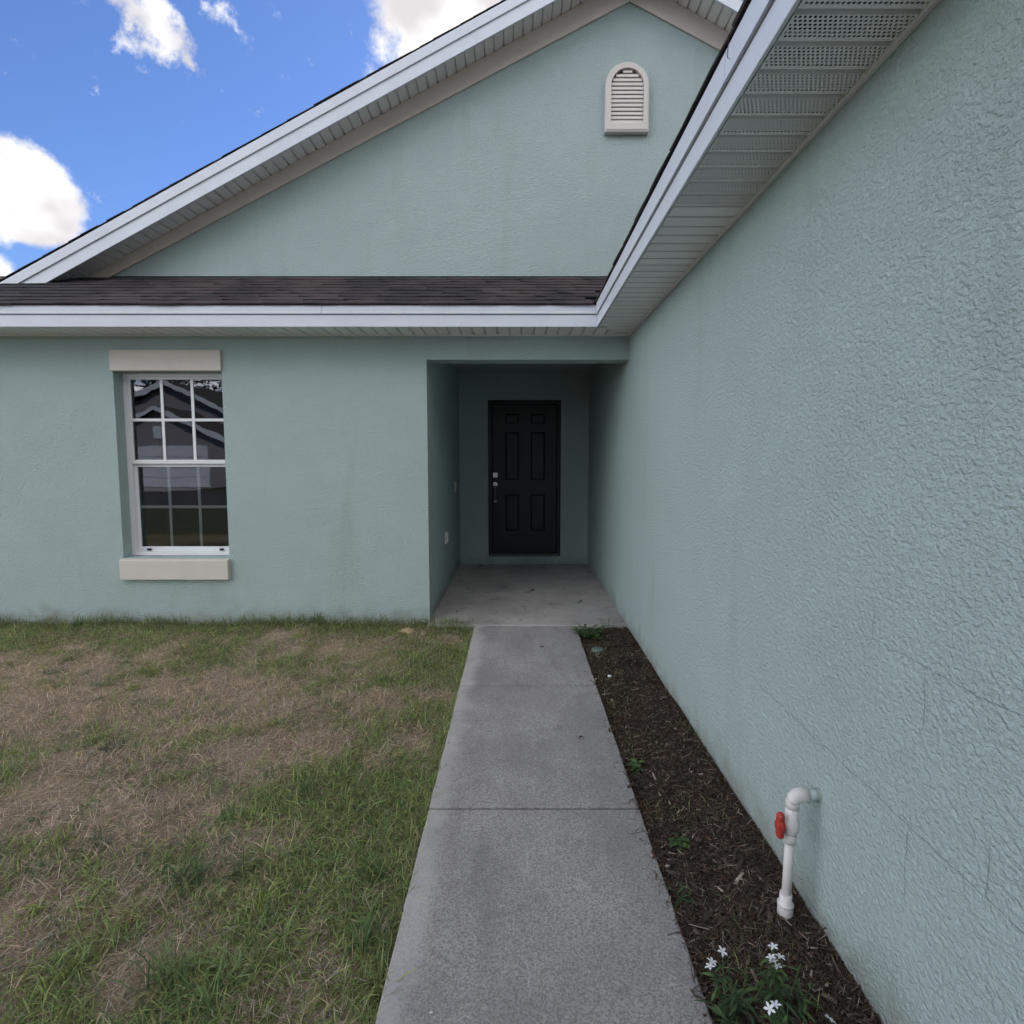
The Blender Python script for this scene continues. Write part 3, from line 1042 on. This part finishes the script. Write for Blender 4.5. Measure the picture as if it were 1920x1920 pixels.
# blades leaning over the walkway edge and the porch edge
n = 1500
ye = r.uniform(.7, 4.7, n)
xe = -.385 - np.abs(r.normal(0, .02, n))
parts.append(blades(xe, ye, ground_z(xe, ye), r.uniform(.03, .075, n), r.uniform(.002, .0036, n), np.abs(r.normal(.55, .3, n)), green_col(r, n, .2), 3))
# loose clumps: short broad blades bunched together, each clump with its own green
nc = 620
ccx, ccy = r.uniform(-5.2, -.5, nc), r.uniform(.9, D - .1, nc)
sel = np.abs(ccx) < ccy * 1.02 + .35
ccx, ccy = ccx[sel], ccy[sel]
nc = len(ccx)
per = 34
cid = np.repeat(np.arange(nc), per)
rad_ = r.uniform(.015, .055, nc)[cid]
xk, yk = ccx[cid] + r.normal(0, 1, nc * per) * rad_, ccy[cid] + r.normal(0, 1, nc * per) * rad_
ok = (xk < -.39) & (yk < D - .01)
hue = np.array([[.17, .27, .10], [.24, .33, .11], [.33, .40, .12], [.17, .24, .15], [.42, .38, .15]])[r.integers(0, 5, nc)]
lk = (r.uniform(.028, .075, nc)[cid] * r.uniform(.5, 1.1, nc * per))[ok]
ck = (hue[cid] * (.5 + 1.0 * r.random((nc * per, 1))))[ok]
xk, yk = xk[ok], yk[ok]
parts.append(blades(xk, yk, ground_z(xk, yk), lk, r.uniform(.0022, .0050, len(xk)), np.abs(r.normal(.8, .33, len(xk))), ck, 4, .8))
gv = join(parts)
grass = link('grass', bulk_mesh('grass', *gv, M_BLADE), label='patchy green and straw coloured lawn grass', cat='grass', kind='stuff')

# --- individual weeds and tufts standing out of the lawn
def tuft(name, x, y, label, cat, n, length, width, lean, bright, seed, z=None, group=None, spread=.03):
    rr_ = np.random.default_rng(seed)
    xs, ys = rr_.normal(0, spread, n), rr_.normal(0, spread, n)
    base = np.array(bright) * (.65 + .7 * rr_.random((n, 1)))
    pts_ = blades(xs, ys, np.zeros(n), rr_.uniform(.45, 1.0, n) * length, rr_.uniform(.7, 1.2, n) * width, np.abs(rr_.normal(lean, .28, n)), base, seed, .9, .1)
    zz_ = float(ground_z(np.array([x]), np.array([y]))[0]) if z is None else z
    return link(name, bulk_mesh(name, *join([pts_]), M_BLADE), loc=(x, y, zz_ + .001), label=label, cat=cat, group=group)


def gpt(u, v, z=0.0):
    d = px_ray(u, v)
    k_ = (z - 1.5) / d.z
    return d.x * k_, d.y * k_

DK, MDG, BR, YG = (.13, .21, .09), (.19, .28, .12), (.22, .36, .08), (.32, .39, .11)
for (u, v, nm, n, ln, wd, le, colr, lab) in (
        (350, 1650, 'grass_tuft', 70, .15, .0048, .75, DK, 'broad dark green grass clump in the middle of the lawn'),
        (60, 1712, 'weed', 34, .075, .0075, .95, YG, 'small pale yellow-green weed alone on brown turf at the left edge'),
        (517, 1362, 'weed', 46, .075, .0065, .95, BR, 'bright green low weed on the straw patch left of the walkway'),
        (310, 1840, 'grass_tuft', 44, .19, .0050, .5, MDG, 'tall upright grass tuft at the bottom edge of the lawn'),
        (395, 1880, 'grass_tuft', 60, .17, .0048, .75, MDG, 'wide spreading grass tuft at the bottom, right of the tallest tuft'),
        (430, 1530, 'grass_tuft', 60, .12, .0040, .7, MDG, 'grey-green grass tuft halfway down the lawn'),
        (570, 1500, 'grass_tuft', 70, .12, .0040, .6, DK, 'dense dark grass tuft between lawn centre and walkway'),
        (210, 1405, 'grass_tuft', 45, .10, .0045, .7, (.12, .165, .12), 'blue-green tuft left of centre on the dead turf'),
        (345, 1262, 'weed', 34, .075, .0065, .9, BR, 'small green weed below the window on brown turf'),
        (490, 1700, 'weed', 26, .09, .0055, .55, YG, 'thin yellow-green sprig in the lower middle of the lawn'),
        (690, 1760, 'grass_tuft', 60, .15, .0045, .6, MDG, 'leafy grass tuft leaning on the walkway edge near the bottom'),
        (705, 1640, 'grass_tuft', 60, .13, .0042, .6, DK, 'dark grass tuft beside the walkway halfway up'),
        (595, 1172, 'grass_tuft', 44, .17, .0060, .45, DK, 'tall dark grass tuft against the front wall'),
        (150, 1178, 'grass_tuft', 60, .14, .0060, .6, DK, 'dark grass tuft against the wall below the left of the window'),
        (455, 1640, 'grass_tuft', 40, .12, .0042, .6, (.13, .185, .10), 'slim grass tuft right of the broad dark clump'),
        (180, 1590, 'grass_tuft', 40, .11, .0042, .7, (.16, .20, .11), 'faded grass tuft on the brown left side of the lawn')):
    a_, b_ = gpt(u, v)
    tuft(nm, a_, min(b_, D - .03), lab, 'grass' if nm == 'grass_tuft' else 'weed', n, ln, wd, le, colr, hash((u, v)) % 9999, spread=.022)

# sand heap of an ant nest by the porch corner
a_, b_ = gpt(765, 1187)
m = MB()
rs = random.Random(9)
vs, fs = [(0, 0, .040)], []
for q in range(1, 5):
    for i in range(16):
        an = 2 * math.pi * i / 16
        r_ = .021 * q * rs.uniform(.75, 1.25)
        vs.append((r_ * math.cos(an) * 1.15, r_ * math.sin(an) * .8, .032 * (1 - (q / 4) ** 1.4) - (.012 if q == 4 else 0) + rs.uniform(-.003, .003)))
fs = [(0, 1 + i, 1 + (i + 1) % 16) for i in range(16)]
for q in range(3):
    fs += [(1 + q * 16 + i, 1 + (q + 1) * 16 + i, 1 + (q + 1) * 16 + (i + 1) % 16, 1 + q * 16 + (i + 1) % 16) for i in range(16)]
m.add(vs, fs, True).build('sand_mound', M_SAND, loc=(a_, b_, .012), label='small orange sand mound in the grass by the porch corner', cat='sand mound')

# --- mulch: bark shreds and pine needles
r = np.random.default_rng(5)
n = 52000
cx = np.where(r.random(n) < .006, .515 - np.abs(r.normal(0, .022, n)), r.uniform(.512, XR - .004, n)); cy = r.uniform(.3, 4.76, n)
keep = r.random(n) < np.clip(5.5 / (cx ** 2 + cy ** 2 + 1.2), .35, 1)
cx, cy = cx[keep], cy[keep]
n = len(cx)
ln_ = r.gamma(3.0, .0085, n).clip(.008, .08)
wd_ = np.where(r.random(n) < .13, r.uniform(.004, .009, n), r.uniform(.0011, .0032, n))
wd_ = np.where(r.random(n) < .012, r.uniform(.010, .020, n), wd_)
az = r.normal(.9, .9, n)
pit = r.normal(0, .22, n)
rol = r.normal(0, .6, n)
cz = np.where(cx < .513, .0225, bed_z(cx, cy) + r.uniform(.001, .010, n))
pit = np.where(cx < .513, 0, pit)
U_ = np.stack([np.cos(az) * np.cos(pit), np.sin(az) * np.cos(pit), np.sin(pit)], 1) * ln_[:, None] / 2
S_ = np.stack([-np.sin(az) * np.cos(rol), np.cos(az) * np.cos(rol), np.sin(rol)], 1) * wd_[:, None] / 2
N_ = np.cross(U_, S_); N_ /= np.linalg.norm(N_, axis=1)[:, None]
N_ *= np.where(N_[:, 2:] < 0, -1, 1) * (wd_ * .35)[:, None]
P0 = np.stack([cx, cy, cz], 1)
V = np.stack([P0 - U_ - S_, P0 + U_ - S_ * .6, P0 + U_ + S_ * .6, P0 - U_ + S_, P0 - U_ * .9 + N_, P0 + U_ * .9 + N_], 1)
kx = r.random((n, 1))
cc = np.array([.055, .041, .032]) * (1 - kx) + np.array([.14, .105, .08]) * kx
lt = r.random((n, 1))
cc = np.where(lt < .07, np.array([.38, .31, .25]), cc)
cc = np.where((lt > .07) & (lt < .14), np.array([.13, .068, .042]), cc) * (.5 + .8 * r.random((n, 1)))
o = np.arange(n)[:, None] * 6
Q = np.concatenate([o + np.array([0, 1, 5, 4]), o + np.array([2, 3, 4, 5])])
T = np.concatenate([o + np.array([0, 4, 3]), o + np.array([1, 2, 5])])
me = bulk_mesh('mulch', V.reshape(-1, 3), Q, T, np.repeat(cc, 6, 0), M_CHIP)
link('mulch', me, label='dark brown bark mulch between walkway and garage wall', cat='mulch', kind='stuff')
# thin weedy grass in the bed near the porch
n = 5200
xb, yb = r.uniform(.53, .93, n), r.uniform(.9, 4.72, n)
kp = r.random(n) < np.clip((fbm(xb, yb, 4.0, 33., 3) - .42) * 3.2, 0, 1) * np.where(xb < .75, 1.0, .35)
xb, yb = xb[kp], yb[kp]
n = len(xb)
gb = blades(xb, yb, bed_z(xb, yb), r.uniform(.02, .06, n), r.uniform(.0015, .003, n), np.abs(r.normal(.8, .35, n)), green_col(r, n, .25) * .8, 8)
link('bed_grass', bulk_mesh('bed_grass', *join([gb]), M_BLADE), label='thin weedy grass sprouting through the mulch', cat='grass', kind='stuff')

# --- leafy plants
def leaf_mesh(name, l, wv, mat, fold=.25):
    ks = (0, .25, .55, .8, 1)
    ws = (.08, .75, 1.0, .6, .03)
    vs, fs = [], []
    for k_, w_ in zip(ks, ws):
        zc_ = -.35 * l * k_ * k_
        vs += [(-w_ * wv / 2, k_ * l, zc_ + fold * w_ * wv / 2), (0, k_ * l, zc_), (w_ * wv / 2, k_ * l, zc_ + fold * w_ * wv / 2)]
    for i in range(4):
        fs += [(i * 3, i * 3 + 1, i * 3 + 4, i * 3 + 3), (i * 3 + 1, i * 3 + 2, i * 3 + 5, i * 3 + 4)]
    mm = MB().add(vs, fs, True)
    me_ = bpy.data.meshes.new(name)
    me_.from_pydata(mm.v, [], mm.f)
    me_.polygons.foreach_set('use_smooth', mm.s)
    me_.materials.append(mat)
    return me_

LF = [leaf_mesh('leaf', .058, .010, M_LEAF), leaf_mesh('leaf', .046, .009, M_LEAF), leaf_mesh('leaf', .040, .009, M_LEAF), leaf_mesh('leaf', .040, .009, M_LEAFB)]
RL = [leaf_mesh('leaf', .045, .026, M_LEAF), leaf_mesh('leaf', .036, .024, M_LEAFB)]
# star flower: five pointed petals
vs, fs = [(0, 0, 0)], []
for i in range(5):
    an = 2 * math.pi * i / 5
    for (rr_, da, zz_) in ((.0055, -.55, .001), (.0105, -.33, .002), (.0150, 0, .001), (.0105, .33, .002), (.0055, .55, .001)):
        vs.append((rr_ * math.cos(an + da), rr_ * math.sin(an + da), zz_))
    b_ = 1 + i * 5
    fs += [(0, b_, b_ + 1, b_ + 2, b_ + 3, b_ + 4)]
FLW = bpy.data.meshes.new('flower')
FLW.from_pydata(vs, [], fs)
FLW.materials.append(M_PETAL)


def plant(name, x, y, label, cat, stems, flowers, seed, height=.13, leaves=LF, spread=.09, per=7, z=None):
    rs_ = random.Random(seed)
    z0_ = float(bed_z(np.array([x]), np.array([y]))[0]) if z is None else z
    root = link(name, None, loc=(x, y, z0_), label=label, cat=cat)
    tips = [(f[0] - x, f[1] - y, f[2] - z0_) for f in flowers]
    ends = list(tips)
    while len(ends) < stems:
        an = rs_.uniform(0, 2 * math.pi)
        rr_ = spread * math.sqrt(rs_.random())
        ends.append((rr_ * math.cos(an), rr_ * math.sin(an), height * rs_.uniform(.45, 1.0)))
    for i_, e in enumerate(ends):
        e = Vector(e)
        b0 = Vector((e.x * .25 + rs_.uniform(-.008, .008), e.y * .25 + rs_.uniform(-.008, .008), -.01))
        mid = b0.lerp(e, .55) + Vector((rs_.uniform(-.008, .008), rs_.uniform(-.008, .008), .01))
        pts_ = [b0, mid, e - Vector((0, 0, .002))]
        MB().tube(pts_, [.0016, .0013, .0009], 5, False).build('stem', M_LEAFB if i_ % 3 == 0 else M_LEAF, root)
        for q in range(per):
            k_ = .2 + .68 * q / per
            p_ = b0.lerp(mid, k_ / .55) if k_ < .55 else mid.lerp(e, (k_ - .55) / .45)
            yaw = q * 2.4 + rs_.uniform(-.5, .5) + i_
            sc_ = rs_.uniform(.6, 1.1)
            link('leaf', leaves[rs_.randrange(len(leaves))], root, p_, (rs_.uniform(-.1, .65), rs_.uniform(-.3, .3), yaw), (sc_, sc_, sc_))
    for i_, e in enumerate(tips):
        link('flower', FLW, root, e, (rs_.uniform(.15, .6), rs_.uniform(-.3, .3), rs_.uniform(0, 6)), None)
    return root


def fpt(u, v, z):
    a_, b_ = gpt(u, v, z)
    return (a_, b_, z)

plant('flowering_plant', .585, 1.375, 'white star-flowered plant at the walkway edge below the pipe', 'plant', 11,
      [fpt(1354, 1784, .165), fpt(1331, 1812, .16), fpt(1335, 1803, .165)], 1, .12)
plant('flowering_plant', .715, 1.385, 'plant with a cluster of four white flowers nearest the pipe foot', 'plant', 12,
      [fpt(1450, 1775, .17), fpt(1446, 1795, .165), fpt(1463, 1794, .165), fpt(1450, 1803, .16), fpt(1457, 1812, .12)], 2, .12)
plant('flowering_plant', .645, 1.245, 'white flowered plant with a pair of flowers at the bottom edge', 'plant', 12,
      [fpt(1443, 1891, .165), fpt(1454, 1884, .165)], 3, .13)
plant('flowering_plant', .77, 1.215, 'plant with one white flower at the bottom right of the mulch', 'plant', 8,
      [fpt(1556, 1911, .15)], 4, .11)
plant('flowering_plant', .57, 1.17, 'dark leafy flowering plant cut by the bottom of the picture', 'plant', 11, [], 5, .13)
# low weeds in the bed
a_, b_ = gpt(1108, 1186, .04)
plant('weed', a_, b_, 'creeping dark green weed over the walkway corner by the porch', 'weed', 26, [], 6, .085, RL, .20, 7, z=.012)
a_, b_ = gpt(1275, 1575, .02)
plant('weed', a_, b_, 'small green weed in the mulch left of the water pipe', 'weed', 5, [], 7, .05, RL, .045, 4)
a_, b_ = gpt(1195, 1432, .02)
plant('weed', a_, b_, 'green weed hugging the right edge of the walkway', 'weed', 5, [], 8, .05, RL, .04, 4)
a_, b_ = gpt(1290, 1680, .02)
plant('weed', a_, b_, 'drooping dark weed between pipe and walkway', 'weed', 4, [], 12, .05, LF, .05, 4)
tuft('grass_tuft', .80, 4.735, 'tall thin grass sprouting beside the porch slab at the garage wall', 'grass', 16, .22, .004, .35, DK, 71, z=.0, spread=.05)
tuft('grass_tuft', .935, 2.86, 'thin grass sprig growing at the foot of the garage wall', 'grass', 9, .13, .004, .4, DK, 72, z=.0, spread=.018)
tuft('grass_tuft', .935, 1.66, 'few grass blades between the pipe foot and the wall', 'grass', 7, .07, .004, .7, DK, 73, z=.0, spread=.018)

# --- debris: dead leaves, twigs, pebble, cap
DL = leaf_mesh('dead_leaf', .050, .030, M_DEAD, .6)
for (u, v, z_, sc_, rz, lab) in (
        (880, 1105, .034, 1.0, .4, 'dark dead leaf on the left of the porch floor'),
        (1003, 1107, .034, 1.15, 1.6, 'dark dead leaf in the centre of the porch floor'),
        (1092, 1128, .034, .9, 1.2, 'small dead leaf on the right of the porch floor'),
        (860, 1147, .034, .6, 2.0, 'tiny dead leaf by the front left porch corner'),
        (905, 1062, .034, 1.3, 1.5, 'flattened dead leaf at the back left of the porch'),
        (1019, 1214, .026, .75, .9, 'dark dead leaf at the top of the walkway'),
        (1094, 1383, .026, .6, 1.7, 'dark dead leaf on the second walkway slab'),
        (1335, 1712, .03, .9, 2.2, 'pale curled brown leaf on the mulch beside the pipe')):
    a_, b_ = gpt(u, v, z_)
    link('dead_leaf', DL, None, (a_, b_, z_ + .004), (.12, .1, rz), (sc_,) * 3, lab, 'leaf', 'fallen leaves')
def twig(pts, r_, lab):
    o_ = MB().tube(pts, [r_, r_ * .9, r_ * .8, r_ * .5][:len(pts)] + [r_ * .5] * max(0, len(pts) - 4), 6).build('twig', M_TWIG)
    o_['label'], o_['category'] = lab, 'twig'
P = [fpt(1296, 1856, .026), fpt(1303, 1866, .026), fpt(1318, 1873, .026), fpt(1334, 1893, .024)]
twig(P, .003, 'dark curved twig on the right edge of the walkway at the bottom')
twig([(XR - .012, 1.60, .052), (XR - .022, 1.60, .047), (XR - .06, 1.635, .030)], .0024, 'short dark twig leaning on the wall behind the pipe')
y1_ = .61 * 1040 / 360.
twig([(FX - .040, 1.735, 2.727), (FX - .047, 1.70, 2.700), (FX - .043, 1.715, 2.660), (FX - .040, 1.70, 2.645)], .0016, 'thin bent twig caught on the garage roof edge')
def pebble(nm, x, y, z, s, mat, lab, cat):
    rs_ = random.Random(int(x * 1000))
    vs, fs = [], []
    for i in range(5):
        for k_ in range(8):
            th = math.pi * (i + .5) / 5
            an = 2 * math.pi * k_ / 8
            q = s * rs_.uniform(.85, 1.1)
            vs.append((q * math.sin(th) * math.cos(an), q * math.sin(th) * math.sin(an) * .8, q * .6 * math.cos(th)))
    for i in range(4):
        fs += [(i * 8 + k_, i * 8 + (k_ + 1) % 8, i * 8 + 8 + (k_ + 1) % 8, i * 8 + 8 + k_) for k_ in range(8)]
    fs += [tuple(range(8)), tuple(range(32, 40))]
    MB().add(vs, fs, True).build(nm, mat, loc=(x, y, z), label=lab, cat=cat)
a_, b_ = gpt(809, 1898, .024)
pebble('pebble', a_, b_, .024, .0045, M_PEB, 'tiny white pebble on the walkway at the bottom', 'pebble')
a_, b_ = gpt(1143, 1268, .02)
pebble('litter', a_, b_, .022, .014, M_PETAL, 'small white scrap of litter in the mulch near the porch', 'litter')
a_, b_ = gpt(1120, 1214, .03)
cap = MB().tube([(0, 0, -.02), (0, 0, .008), (0, 0, .013), (0, 0, .015)], [.047, .047, .043, .02], 24).build('irrigation_cap', M_LID, loc=(a_, b_, .008), label='round grey-green irrigation cap in the mulch by the porch', cat='cap')

# ================================================================== ACROSS THE STREET (partly mirrored in the window), and trees added to cut sky light
M_MAUVE = flat_mat('mauve_stucco', (.25, .235, .27), (.29, .275, .31), 8, .9)
M_TAN = flat_mat('tan_stucco', (.36, .31, .24), (.40, .35, .28), 8, .9)
M_GREY = flat_mat('grey_stucco', (.30, .31, .32), (.35, .36, .37), 8, .9)
M_NROOF = flat_mat('neighbour_shingle', (.05, .048, .05), (.09, .085, .085), 20, .95)


def neighbour(x, lab, M_MAUVE):
    nb = link('neighbour_house', None, loc=(x, -21.0, 0), label=lab, cat='house', group='houses across the street')
    MB().box(-6, 6, -9, 0, 0, 2.6).prism([(-6, 2.6), (6, 2.6), (0, 5.5)], -9, 0).build('wall', M_MAUVE, nb)
    m = MB()
    for s in (-1, 1):
        m.prism([(0, 5.72), (s * 6.6, 2.55), (s * 6.6, 2.43), (0, 5.58)], -9.3, .35)
    m.build('roof', M_NROOF, nb)
    for s in (-1, 1):
        MB().prism([(0, 5.74), (s * 6.6, 2.57), (s * 6.6, 2.30), (0, 5.46)], .352, .40).build('fascia', M_WHITE, nb)
    gx_ = 1.6
    MB().box(gx_ - 3.2, gx_ + 3.2, 0, 3.4, 0, 2.3).prism([(gx_ - 3.2, 2.3), (gx_ + 3.2, 2.3), (gx_, 3.75)], 0, 3.4).build('garage', M_MAUVE, nb)
    m = MB()
    for s in (-1, 1):
        m.prism([(gx_, 3.97), (gx_ + s * 3.7, 2.28), (gx_ + s * 3.7, 2.17), (gx_, 3.85)], .41, 3.7)
    m.build('roof', M_NROOF, nb)
    for s in (-1, 1):
        MB().prism([(gx_, 3.99), (gx_ + s * 3.7, 2.30), (gx_ + s * 3.7, 2.06), (gx_, 3.75)], 3.702, 3.75).build('fascia', M_WHITE, nb)
    MB().box(gx_ - .18, gx_ + .18, 3.402, 3.46, 2.45, 3.0).build('gable_vent', M_WHITE, nb)
    gd = MB().box(gx_ - 2.4, gx_ + 2.4, 3.402, 3.44, 0, 2.05).build('garage_door', M_WHITE, nb)
    for i in range(3):
        MB().box(gx_ - 2.4, gx_ + 2.4, 3.441, 3.446, .50 + i * .51, .515 + i * .51).build('seam', M_DARK, gd)
    MB().box(-4.4, -3.0, .002, .06, .8, 2.1).build('window', M_GLASS, nb)
    return 1.6


gx_ = neighbour(-19.3, 'mauve house with white gable trim across the street, mirrored in the window', M_MAUVE)
neighbour(-1.5, 'tan house across the street, right behind the viewer', M_TAN)
neighbour(16.0, 'grey house across the street, beyond the tan one', M_GREY)
MB().box(-19.3 + gx_ - 2.6, -19.3 + gx_ + 2.6, -17.5, -14.5, -.1, -.018).build('driveway', M_PORCH, kind='structure')


def tree(x, y, h, cr, seed, lab):
    rs_ = np.random.default_rng(seed)
    root = link('tree', None, loc=(x, y, -.03), label=lab, cat='tree', group='trees across the street')
    MB().tube([(0, 0, 0), (.1, .05, h * .25), (0, 0, h * .5), (.1, .1, h * .8)], [.28, .22, .16, .05], 10).build('trunk', M_BARK, root)
    for q in range(5):
        an = q * 1.3
        MB().tube([(0, 0, h * .35 + q * .25), (cr * .4 * math.cos(an), cr * .4 * math.sin(an), h * .55 + q * .2), (cr * .75 * math.cos(an), cr * .75 * math.sin(an), h * .68 + q * .2)], [.1, .07, .03], 7).build('limb', M_BARK, root)
    nc = 26
    cen = rs_.normal(0, 1, (nc, 3)); cen /= np.linalg.norm(cen, axis=1)[:, None]
    cen *= (rs_.random((nc, 1)) ** .5) * np.array([cr, cr, h * .33]) * .85
    cen[:, 2] += h * .66
    n_ = 5200
    k_ = rs_.integers(0, nc, n_)
    P_ = cen[k_] + rs_.normal(0, .42, (n_, 3)) * cr * .36
    A_ = rs_.normal(0, 1, (n_, 3)); A_ /= np.linalg.norm(A_, axis=1)[:, None]
    B_ = np.cross(A_, rs_.normal(0, 1, (n_, 3))); B_ /= np.linalg.norm(B_, axis=1)[:, None]
    s_ = rs_.uniform(.10, .22, (n_, 1))
    V_ = np.stack([P_ - A_ * s_, P_ + B_ * s_ * .5, P_ + A_ * s_, P_ - B_ * s_ * .5], 1).reshape(-1, 3)
    Q_ = np.arange(n_)[:, None] * 4 + np.array([0, 1, 2, 3])
    link('crown', bulk_mesh('crown', V_, Q_, np.zeros((0, 3), int), None, M_CROWN), root)

tree(-27.0, -33.0, 15, 6.4, 1, 'leftmost broad dark tree behind the house across the street')
tree(-18.5, -35.0, 16, 6.8, 2, 'tallest dark tree centred behind the house across the street')
tree(-11.0, -33.0, 15, 6.2, 3, 'dark tree right of the house across the street')
tree(-1.0, -34.0, 16, 6.6, 4, 'dark tree added behind the tan house across the street to cut low sky')  # from here on, extra trees put in so less low sky reaches the porch
tree(7.5, -33.0, 15, 6.4, 5, 'dark tree added between the tan and grey houses across the street to cut low sky')
tree(17.0, -34.5, 16, 6.6, 6, 'dark tree added behind the grey house across the street to cut low sky')
tree(-36.0, -31.0, 15, 6.5, 7, 'dark tree added far left of the houses across the street to cut low sky')
tree(-3.2, -6.6, 9.5, 3.5, 8, 'unseen oak added on the near verge to darken the porch, behind the viewer to the left')  # added out of view to block sky light from the porch
tree(3.6, -6.9, 10, 3.9, 9, 'unseen oak added on the near verge to darken the porch, behind the viewer to the right')  # second added oak, also screening the porch from the sky
